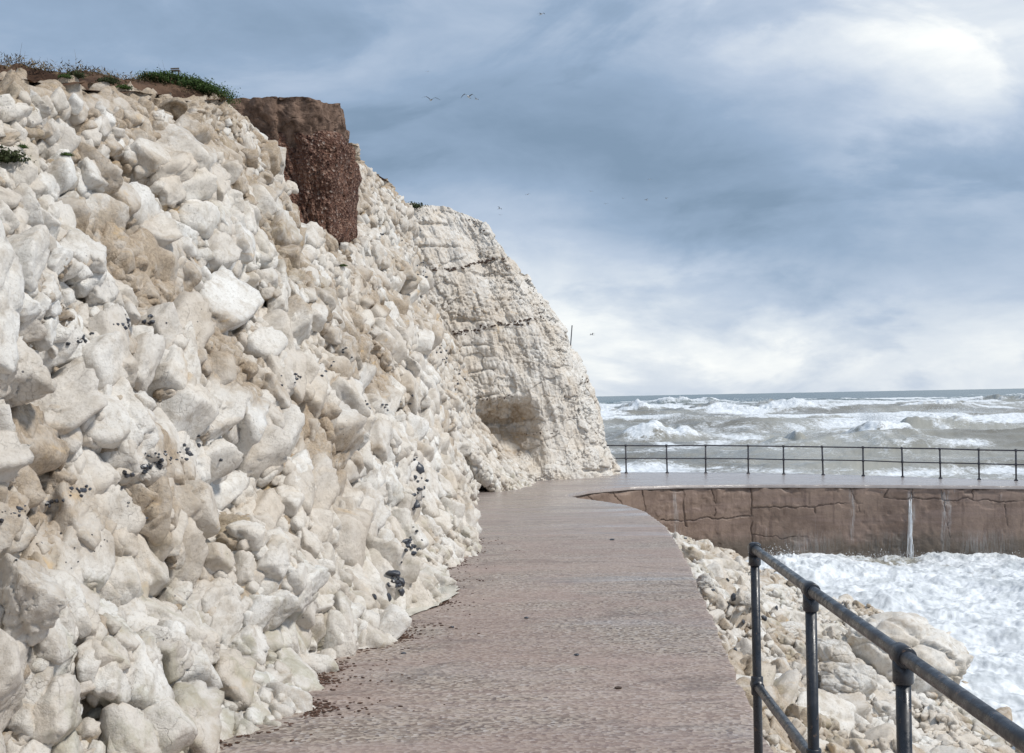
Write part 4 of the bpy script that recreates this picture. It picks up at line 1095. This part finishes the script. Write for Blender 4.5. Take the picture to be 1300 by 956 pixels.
# ------------------------------------------------------------------ brown flinty outcrop at the cliff top
def outcrop():
    D0 = 23.5
    a = at(437, 300, D0)
    root = empty('clay_outcrop', (a.x - 1.3, D0 + 1.4, a.z))
    tag(root, 'dark red brown block of flint studded clay jutting from the chalk cliff top', 'outcrop')
    off = Vector(root.location)
    def col(name, prof, mat, seed, amp, cell):
        # prof: list of (v, left px, right px, photo y) of the visible outline at D0
        nv, nu = 300, 420
        v = np.linspace(0, 1, nv)
        ys = np.interp(v, [p[0] for p in prof], [p[3] for p in prof])
        L = np.interp(v, [p[0] for p in prof], [p[1] for p in prof]); R = np.interp(v, [p[0] for p in prof], [p[2] for p in prof])
        xl = (L - CX) / F * D0; xr = (R - CX) / F * D0
        z = EYE + (CY - ys) / F * D0
        th = np.linspace(0, 2 * np.pi, nu, endpoint=False)
        TT, VV = np.meshgrid(th, v)
        c = np.cos(TT); s = np.sin(TT); n_ = 5.0
        rr_ = (np.abs(c) ** n_ + np.abs(s) ** n_) ** (-1 / n_)
        hw = ((xr - xl) / 2)[:, None]; cx_ = ((xr + xl) / 2)[:, None]
        dep = 1.5
        endf = np.minimum(sstep(-.001, .05, VV), sstep(1.001, .93, VV)) ** .5
        per = TT * 1.7
        h, e, r_ = blocks(per * 1.0 + 0, z[:, None] * 1.0 + 0 * TT, cell, 1.2, .2, seed, .9, .3)
        h2_, e2_, r2_ = blocks(per, z[:, None] + 0 * TT, .10, 1.2, .2, seed + 9, .9, .3)
        d = amp * (h / cell) * .55 + .32 * h2_ + .22 * fbm(per * 1.4, z[:, None] + 0 * TT, seed + 3, 4)
        X = cx_ + (hw * c * rr_) * endf + d * c; Yy = D0 + 1.3 + dep * s * rr_ * endf + d * s
        Z = z[:, None] + .10 * fbm(per * 1.5, VV * 2, seed + 4, 4)
        P = np.stack([X - off.x, Yy - off.y, Z - off.z], -1)
        return link(name, grid_mesh(name, P, wrap=True), mat, root)
    col('clay_body', [(0, 380, 426, 306), (.08, 374, 431, 298), (.3, 356, 434, 262), (.55, 338, 437, 215), (.8, 322, 442, 180), (.93, 310, 438, 166), (1, 306, 420, 156)], M['outcrop'], 900, .16, .3)
    col('crust_cap', [(0, 314, 414, 186), (.2, 298, 417, 174), (.42, 288, 423, 156), (.6, 278, 428, 146), (1, 280, 424, 121)], M['cap'], 930, .22, .4)
outcrop()

# ------------------------------------------------------------------ plants on and over the cliff
def leaf_clump(name, centre, rad, n, size, mat, seed, up=.6):
    r = np.random.default_rng(seed)
    d = r.normal(size=(n, 3)); d /= np.linalg.norm(d, axis=1)[:, None]; d[:, 2] = np.abs(d[:, 2]) * 1.0
    c = d * (r.random((n, 1)) ** .35) * np.array(rad) * (1 + .25 * r.normal(size=(n, 1)))
    a = r.normal(size=(n, 3)); a /= np.linalg.norm(a, axis=1)[:, None]; b = np.cross(a, r.normal(size=(n, 3))); b /= np.linalg.norm(b, axis=1)[:, None]
    sz = size * (.6 + .8 * r.random((n, 1)))
    V = np.stack([c - a * sz, c + b * sz * .5, c + a * sz, c - b * sz * .5], 1)
    Q = np.arange(n * 4).reshape(n, 4)
    o = link(name, mesh_np(name, V, Q, smooth=False), mat); o.location = centre
    return o
def turf_pt(px, py):
    return nearest(TURF, px, py)
# the long green mat along the rim
for k, (x, y, wd_, lab) in enumerate([(196, 94, .22, 'first low green bush on the brown rim, uphill of the others'), (214, 99, .26, 'second low green bush down the brown cliff rim'),
                           (234, 104, .30, 'low green bush in the middle of the row on the cliff rim'), (254, 109, .32, 'thick green bush next to last on the sloping cliff rim'),
                           (273, 116, .34, 'rounded green bush at the lower end of the rim by the brown block')]):
    q = turf_pt(x, y)
    o = leaf_clump('rim_bush', q, (wd_ * .8, wd_ * 1.5, wd_ * .17), 4200, .012, M['leaf'], 40 + k)
    tag(o, lab, 'bush', 'low bushes along the cliff rim')
for k, (x, y, r_, m_, lab) in enumerate([(5, 205, 22, 'leaf_dark', 'dark shrub clinging to the cliff at the left photo edge'), (84, 100, 7, 'leaf', 'small green tuft in the rubble under the brown rim'),
                                 (158, 112, 8, 'leaf', 'green tuft beside a white block below the rim bushes'), (112, 90, 10, 'leaf_dark', 'dark tuft on brown soil near the cliff top'),
                                 (85, 196, 6, 'leaf', 'little green tuft between big white blocks high on the cliff'), (30, 188, 6, 'leaf', 'green speck of a plant on a white ledge at far left'),
                                 (150, 96, 10, 'leaf_dark', 'dark low tuft among stones on the upper slope'), (435, 337, 4, 'leaf', 'tiny green plant on the chalk under the brown block'),
                                 (525, 264, 10, 'leaf_dark', 'dark green turf patch on top of the far headland')]):
    S_ = PF if x == 525 else PNALL
    q = nearest(S_, x, y); rr_ = r_ * q.y / F
    o = leaf_clump('cliff_plant', q, (rr_ * 1.2, rr_ * 1.2, rr_ * .6) if x != 525 else (rr_ * 1.5, rr_ * 2.4, rr_ * .5), 900, rr_ * .13, M[m_], 60 + k)
    tag(o, lab, 'plant')
def stalks():
    r = random.Random(3); mb = MB()
    for k in range(30):
        x = r.uniform(20, 290); y = np.interp(x, [0, 20, 130, 180, 290], [70, 72, 86, 90, 122])
        q = turf_pt(x, y - r.uniform(-2, 6)); h_ = r.uniform(.03, .12) * (1 if r.random() < .85 else 2.0)
        tip = q + Vector((r.gauss(0, .03), r.gauss(0, .05), h_))
        mb.tube([q - Vector((0, 0, .03)), (q + tip) / 2 + Vector((r.gauss(0, .008), 0, 0)), tip], [.0016, .0012, .0006], 3, False)
    for k in range(3000):
        x = r.uniform(-20, 292); y = np.interp(x, [0, 20, 130, 180, 290], [70, 72, 86, 90, 122]) + r.uniform(-12, 12)
        q = turf_pt(x, y) + Vector((r.gauss(0, .06), r.gauss(0, .15), 0)); h_ = r.uniform(.008, .030); d = Vector((r.gauss(0, .02), r.gauss(0, .03), h_)); w_ = Vector((r.gauss(0, .004), .004, 0))
        mb.add([q - w_, q + w_, q + d], [(0, 1, 2)])
    tag(mb.build('dry_grass', M['straw']), 'sparse dry grass stalks standing along the brown cliff rim', 'grass', kind='stuff')
stalks()

def rail_stub():
    q = turf_pt(229, 97) + Vector((0, 0, .07)); mb = MB()
    root = empty('plank_bench', q - Vector((0, 0, .05)), 1.5); tag(root, 'tiny weathered wooden bench standing up out of the bushes on the cliff rim', 'bench')
    mb.box((0, 0, .150), (.05, .11, .014)); mb.box((-.02, 0, .172), (.01, .11, .016)); mb.build('seat', M['wood'], root, False)
    for s in (-1, 1):
        m2 = MB(); m2.box((0, s * .042, .04), (.03, .012, .21)); m2.build('leg', M['wood'], root, False)
rail_stub()

def pole():
    q = nearest(PF, 722, 434); D = 50.0
    a = at(723, 440, D); b = at(726.3, 413, D)
    mb = MB(); mb.tube([a - Vector((0, 0, .4)), b], .021, 8)
    tag(mb.build('marker_pole', M['rail_far']), 'thin dark pole standing on the shoulder of the far white headland', 'pole')
pole()

# ------------------------------------------------------------------ railings
def far_rail():
    pts = [Vector((x, d, EYE - float(drop(x, d)))) for x, d in FR]
    root = empty('promenade_railing', pts[1]); tag(root, 'long dark two rail railing on the far promenade in front of the breaking waves', 'railing')
    o0 = pts[1]
    for p in pts:
        lean = Vector((random.gauss(0, .012), random.gauss(0, .012), 0)); q = p - o0
        mb = MB(); mb.tube([q, q + lean + Vector((0, 0, 1.10))], .030, 10)
        mb.tube([q, q + Vector((0, 0, .05))], [.075, .05], 10)
        for h in (.57, 1.07): mb.tube([q + lean * h + Vector((0, 0, h - .045)), q + lean * h + Vector((0, 0, h + .045))], .043, 10)
        mb.build('post', M['rail_far'], root)
    for nm, h in (('mid_rail', .57), ('top_rail', 1.07)):
        mb = MB(); mb.tube([p - o0 + Vector((0, 0, h + random.gauss(0, .006))) for p in pts], .026 if h > 1 else .022, 8); mb.build(nm, M['rail_far'], root)
far_rail()

def near_rail():
    tops = [at(958, 697, 4.76), at(1029, 749, 3.70), at(1146, 832, 2.78)]
    d = tops[2] - tops[1]; tops.append(tops[2] + d * 1.0); tops.append(tops[3] + d)
    root = empty('path_railing', (tops[0].x, tops[0].y, EYE - float(drop(tops[0].x, tops[0].y))))
    tag(root, 'near black tubular handrail with rounded joints at the right of the path', 'railing')
    o0 = Vector(root.location)
    r = .0165
    for k, p in enumerate(tops):
        q = p - o0; base = Vector((q.x, q.y, -(float(drop(p.x, p.y)) - float(drop(tops[0].x, tops[0].y)))))
        mb = MB(); mb.tube([base, q], r, 24); mb.tube([base, base + Vector((0, 0, .012))], .05, 20)
        po = mb.build('post', M['paint'], root)
        # cast fittings
        dr = (tops[min(k + 1, len(tops) - 1)] - tops[max(k - 1, 0)]).normalized()
        m2 = MB(); m2.tube([q - Vector((0, 0, .062)), q - Vector((0, 0, .058)), q - Vector((0, 0, .012))], [.019, .0225, .0225], 24)
        m2.tube([q - dr * .030, q - dr * .028, q + dr * .028, q + dr * .030], [.020, .0235, .0235, .020], 24)
        if k == 0:
            m2.tube([q + Vector((0, 0, -.03)), q + Vector((0, 0, .018)), q + Vector((0, 0, .024))], [.0225, .0225, .014], 24)
        m2.build('rail_fitting', M['paint'], po)
        mid = base + (q - base) * .53
        m3 = MB(); m3.tube([mid - Vector((0, 0, .035)), mid - Vector((0, 0, .032)), mid + Vector((0, 0, .032)), mid + Vector((0, 0, .035))], [.019, .0225, .0225, .019], 24)
        m3.tube([mid - dr * .03, mid + dr * .03], .0225, 24); m3.build('mid_fitting', M['paint'], po)
    mb = MB(); mb.tube([p - o0 for p in tops], r, 24); mb.build('top_rail', M['paint'], root)
    mb = MB()
    pl = []
    for p in tops:
        q = p - o0; base = Vector((q.x, q.y, -(float(drop(p.x, p.y)) - float(drop(tops[0].x, tops[0].y))))); pl.append(base + (q - base) * .53)
    mb.tube(pl, r, 24); mb.build('lower_rail', M['paint'], root)
near_rail()

# ------------------------------------------------------------------ gulls
def gull_mesh(name, flap, droop, seed):
    V = []; Fc = []
    # body rings along Y (head at +Y)
    prof = [(-.30, .004, .0), (-.26, .035, .0), (-.15, .06, 0), (0, .078, 0), (.12, .068, .005), (.19, .045, .015), (.235, .042, .025), (.27, .034, .025), (.30, .012, .015), (.345, .005, .005)]
    n = 12
    for y, r, z in prof:
        for k in range(n):
            a = 2 * math.pi * k / n; V.append((r * math.cos(a), y, z + r * .9 * math.sin(a)))
    for i in range(len(prof) - 1):
        for k in range(n): Fc.append((i * n + k, i * n + (k + 1) % n, (i + 1) * n + (k + 1) % n, (i + 1) * n + k))
    Fc.append(tuple(range(n))[::-1]); Fc.append(tuple((len(prof) - 1) * n + k for k in range(n)))
    # tail fan
    b = len(V); V += [(-.03, -.24, .012), (.03, -.24, .012), (.075, -.40, .0), (-.075, -.40, .0), (-.03, -.24, -.006), (.03, -.24, -.006), (.075, -.40, -.006), (-.075, -.40, -.006)]
    Fc += [(b, b + 1, b + 2, b + 3), (b + 7, b + 6, b + 5, b + 4), (b, b + 3, b + 7, b + 4), (b + 1, b + 5, b + 6, b + 2), (b + 2, b + 6, b + 7, b + 3), (b, b + 4, b + 5, b + 1)]
    for s in (-1, 1):
        st = []
        # span, chord centre y, half chord, height
        for x, cy, hc, z, th in ((.03, .03, .10, .03, .022), (.20, .06, .085, .03 + .13 * flap, .016), (.33, .085, .075, .03 + .19 * flap, .012), (.50, .04, .055, .03 + .19 * flap - .07 * droop, .008), (.62, -.02, .035, .03 + .19 * flap - .15 * droop, .006), (.70, -.075, .010, .03 + .19 * flap - .21 * droop, .004)):
            st.append([(s * x, cy + hc, z), (s * x, cy, z + th), (s * x, cy - hc, z), (s * x, cy, z - th * .4)])
        b = len(V)
        for q in st: V += q
        for i in range(len(st) - 1):
            for k in range(4):
                f = (b + i * 4 + k, b + i * 4 + (k + 1) % 4, b + (i + 1) * 4 + (k + 1) % 4, b + (i + 1) * 4 + k)
                Fc.append(f if s > 0 else f[::-1])
        Fc.append(tuple(b + (len(st) - 1) * 4 + k for k in range(4)))
    me = bpy.data.meshes.new(name); me.from_pydata(V, [], Fc); me.update()
    me.polygons.foreach_set('use_smooth', [True] * len(me.polygons))
    me.materials.append(M['gull_white']); me.materials.append(M['gull_grey'])
    for p in me.polygons:
        if abs(p.center.x) > .085 or p.center.y < -.25: p.material_index = 1
    return me
gulls = [((547, 127), 24, 1.0, .8, 15, 'gull gliding with wings spread wide, left of the two close together high up'), ((595, 123), 21, .9, 1.6, -20, 'gull with drooping wings, right of the two close together high up'),
         ((605, 126), 5, .8, .8, 60, 'speck of a gull right behind the pair of close gulls'), ((687, 18), 11, .5, .6, 40, 'gull highest in the sky near the top of the photo'),
         ((670, 247), 7, .8, 1.0, 30, 'gull right of and above two small gulls over the headland'), ((634, 265), 6, 1.2, .6, 50, 'upper of two small gulls just above the headland'),
         ((635, 273), 4, .8, .8, 10, 'lower of two small gulls just above the headland'), ((752, 425), 6, .9, .9, -60, 'lone gull low in the sky right of the headland pole'),
         ((821, 254), 7, 1.1, .4, 40, 'middle gull of the far flock, the largest of them'), ((846, 252), 5, 1.1, .5, 30, 'rightmost gull of the far flock'),
         ((791, 252), 4, .8, .8, 20, 'gull second from left in the far flock'), ((769, 259), 4, .8, .8, 0, 'lowest gull of the far flock'),
         ((750, 243), 4, .8, .8, 25, 'leftmost gull of the far flock'), ((825, 228), 5, .6, .6, -10, 'topmost gull above the far flock'), ((543, 91), 3, .8, .8, 0, 'tiny far gull alone above the close pair')]
for k, (p, wpx, fl_, dr_, yaw, lab) in enumerate(gulls):
    D = 1.40 * abs(math.cos(math.radians(yaw))) * F / wpx + 0
    D = min(D, 330)
    o = link('gull', gull_mesh('gull', fl_, dr_, k), None); o.location = at(*p, D)
    o.rotation_euler = (math.radians(4), math.radians([4, -8, 3, 10, -14, -20, 5, 8, -18, 6, 0, 0, 0, 0, 0][k]), math.radians(yaw + (180 if k % 2 else 0)))
    tag(o, lab, 'gull', 'gulls wheeling in the sky')

# ------------------------------------------------------------------ sea
def sea():
    A = np.concatenate([np.linspace(-1.3, -.14, 60), np.linspace(-.12, .46, 900), np.linspace(.48, 1.3, 60)])
    A = np.sort(A)
    D = np.concatenate([np.linspace(-12, 19, 30), np.linspace(19.2, 46, 420), np.linspace(46.3, 72, 60), np.geomspace(72.3, 900, 640), np.geomspace(910, 9000, 60)])
    DD, AA = np.meshgrid(D, A, indexing='ij')
    X = np.maximum(DD, 18) * np.tan(AA) if False else np.maximum(DD, 18) * AA * (1 + .6 * np.clip(np.abs(AA) - .46, 0, 2))
    z = np.zeros_like(X); foam = np.zeros_like(X)
    bay = sstep(WD.max() + 4, WD.max() + 1, DD)
    # --- churned bay
    t1 = fbm(X * .7, DD * .5, 300, 5, .6); t2 = np.abs(fbm(X * 1.9, DD * 1.5, 301, 5, .6)); t3 = fbm(X * 7, DD * 5, 302, 4, .65)
    zb = .32 * t1 + .030 * (1 - 2.2 * t2) + .006 * t3
    near_wall = sstep(2.6, .2, np.interp(X, WX, WD) - DD) * (DD < np.interp(X, WX, WD) + .5)
    zb = zb + near_wall * (.10 * np.abs(fbm(X * 3, DD * 3, 303, 4, .6)) + .05)
    sx, sd_ = ray(985, 715)[0] * 38, 38.0
    g = np.exp(-((X - sx - .4) / 2.2) ** 2 - ((DD - 39.5) / 1.3) ** 2)
    zb = zb + g * (.40 + .45 * np.clip(fbm(X * 2, DD * 1.5, 305, 4, .6), -.3, 1))
    fb = .64 + .50 * t1 + .25 * sstep(.30, .05, t2)
    # --- open sea
    amp = sstep(46, 60, DD) * np.clip(1.0 - sstep(600, 2500, DD) * .6, 0, 1)
    wob = 14 * fbm(X * .010, DD * .006, 310, 3)
    ph = (DD + wob) / 27.0
    sw = np.zeros_like(X)
    cr = (1 - np.abs(((ph) % 1) - .5) * 2)                        # 0..1 crest
    env = sstep(.42, .72, vnoise(X * .014 + np.floor(ph) * 5.3, np.floor(ph) * 1.7, 312))
    sw = 1.75 * env * cr ** 2.2
    sw2 = .65 * (1 - np.abs(fbm(X * .030 + 4, (DD + wob) * .075, 313, 4)) * 2.6)
    zo = amp * (sw + sw2 * .9 + .22 * fbm(X * .25, DD * .4, 314, 4, .6) + .08 * fbm(X * 1.1, DD * 1.6, 317, 3, .6)) - .6
    fo = .20 + .62 * env * sstep(.45, .9, cr) * sstep(.35, .65, vnoise(X * .05, DD * .05, 315)) + .30 * fbm(X * .035, DD * .030, 316, 4)
    # --- the breakers seen in the photo: (px centre, half width px, base y, top y, lean)
    for cxp, hwp, yb, yt, sh, fs in ((845, 55, 558, 529, 3.4, .95), (1010, 32, 566, 543, 2.2, .75), (1130, 46, 560, 528, 3.2, .8), (1215, 80, 546, 515, 4.5, .95),
                                     (1290, 26, 552, 530, 4, .5), (960, 110, 523, 505.5, 9, 1.0), (1185, 70, 520, 503.5, 8, .7), (800, 50, 524, 508, 10, 1.0), (1290, 40, 512, 499, 12, .5), (880, 60, 515, 503, 12, .6),
                                     (930, 70, 588, 579, 3, .3), (1090, 70, 590, 582, 3, .3), (1240, 60, 585, 577, 3, .3), (1150, 60, 575, 560, 3, .4), (830, 40, 592, 584, 3, .4)):
        rx, rz = ray(cxp, yb); Dw = min((EYE + .2) / -rz, 620); Xc = rx * Dw; hw = hwp / F * Dw; H = (yb - yt) / F * Dw
        line = Dw + .10 * (X - Xc) + .12 * hw * fbm(X / hw * 1.3, X * 0, int(cxp), 3)
        e = np.exp(-np.abs((X - Xc) / hw) ** 2.4) * (1 + .55 * fbm(X / hw * 2.2, (DD - Dw) / sh * .12 + cxp, int(cxp) + 1, 3, .5))
        u = DD - line                                             # steep in front (towards the shore), long back
        prof = np.where(u < 0, np.exp(-(u / (sh * .75)) ** 2), np.exp(-(u / (sh * 2.6)) ** 2))
        e2 = e * (.72 + .55 * fbm(X * .16 + u * .05, u * .12 + cxp, int(cxp) + 8, 4, .6)); zz = H * e2 * prof
        zz = zz + H * .10 * e * np.exp(-((u + sh * .2) / (sh * .8)) ** 2) * fbm(X * .8, DD * .8, int(cxp) + 2, 4, .6)
        zo = zo + zz * (DD > 52)
        patch = .55 + .9 * fbm(X / hw * 2.2, u / sh * .5, int(cxp) + 4, 4, .6)
        ff = fs * np.minimum(e, 1) * (np.exp(-((u - sh * .10) / (sh * .55)) ** 2) * (.42 + .5 * patch) + np.exp(-((u + sh * .7) / (sh * .8)) ** 2) * .25 * patch + .65 * patch * np.exp(-((u + sh * 3.4) / (sh * 2.2)) ** 2))
        fo = np.maximum(fo, ff)
    # foam sheets lying between the breakers and the deck
    px, py = proj(np.stack([X, np.maximum(DD, 5), zo - .0 + 0], -1))
    for a_, b_, c_, d_, k_ in ((760, 505, 110, 14, .75), (800, 600, 120, 16, .75), (950, 598, 130, 8, .6), (1130, 602, 160, 10, .65), (1270, 599, 80, 10, .7), (980, 556, 80, 9, .25), (1230, 560, 60, 9, .5), (1030, 512, 90, 8, .6)):
        fo = np.maximum(fo, (.8 * k_) * np.exp(-((px - a_) / c_) ** 2 - ((py - b_) / d_) ** 2) * (.65 + .7 * vnoise(X * .12, DD * .12, 320)))
    fo = fo * (1 - .8 * sstep(500, 1200, DD))
    z = zb * bay + zo * (1 - bay); foam = fb * bay + fo * (1 - bay)
    hid = (DD < 19.1); z = np.where(hid, z * .5, z)
    P = np.stack([X, DD, z], -1)
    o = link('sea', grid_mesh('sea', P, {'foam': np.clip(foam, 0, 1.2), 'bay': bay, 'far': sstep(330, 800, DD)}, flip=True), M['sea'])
    tag(o, kind='structure')
    return P, foam
PSEA, FOAM = sea()

def spray():
    """droplets and shreds of foam thrown off the crests and off the bay"""
    r = np.random.default_rng(8); cs = []; ss = []
    def puff(px, py, D, wpx, hpx, n, s, lean=0):
        for _ in range(n):
            u = r.normal() * .5; v = abs(r.normal()) * .5
            q = at(px + u * wpx + lean * v * hpx, py - v * hpx * (1 - .3 * u * u), D * (1 + .015 * r.normal()))
            cs.append(q[:]); ss.append(s * (.3 + 1.0 * r.random() ** 2) * D / F)
    for cxp, yt, D, wpx, hpx, n, ln in ((850, 532, 168, 50, 9, 900, -.5), (1112, 534, 150, 24, 15, 2200, -.9), (1215, 524, 195, 60, 8, 900, -.6), (1005, 549, 145, 30, 7, 500, -.5),
                                     (960, 510, 380, 110, 4, 500, -.5)):
        puff(cxp, yt, D, wpx, hpx, n * 3, .48, ln)
    for x0 in np.linspace(960, 1290, 26):
        hgt = 12 if x0 < 1010 else 5 + 5 * r.random()
        D = float(np.interp(ray(x0, 712)[0] * 40, WX, WD)) - .5
        puff(x0, 711 if x0 > 1010 else 708, D - (2.5 if x0 < 1010 else 0), 10, hgt * 1.2, 170, .7)
    cs = np.array(cs); ss = np.array(ss)[:, None]; n = len(cs)
    d = r.normal(size=(n, 4, 3)); d /= np.linalg.norm(d, axis=2)[:, :, None]
    V = cs[:, None] + d * ss[:, None]
    b = np.arange(n)[:, None] * 4
    Q = np.concatenate([b + np.array([[0, 1, 2]]), b + np.array([[0, 3, 1]]), b + np.array([[1, 3, 2]]), b + np.array([[2, 3, 0]])], 0)
    tag(link('spray', mesh_np('spray', V, Q, smooth=False), M['foam']), 'white spray flung up from the breaking waves', 'spray', kind='stuff')
spray()
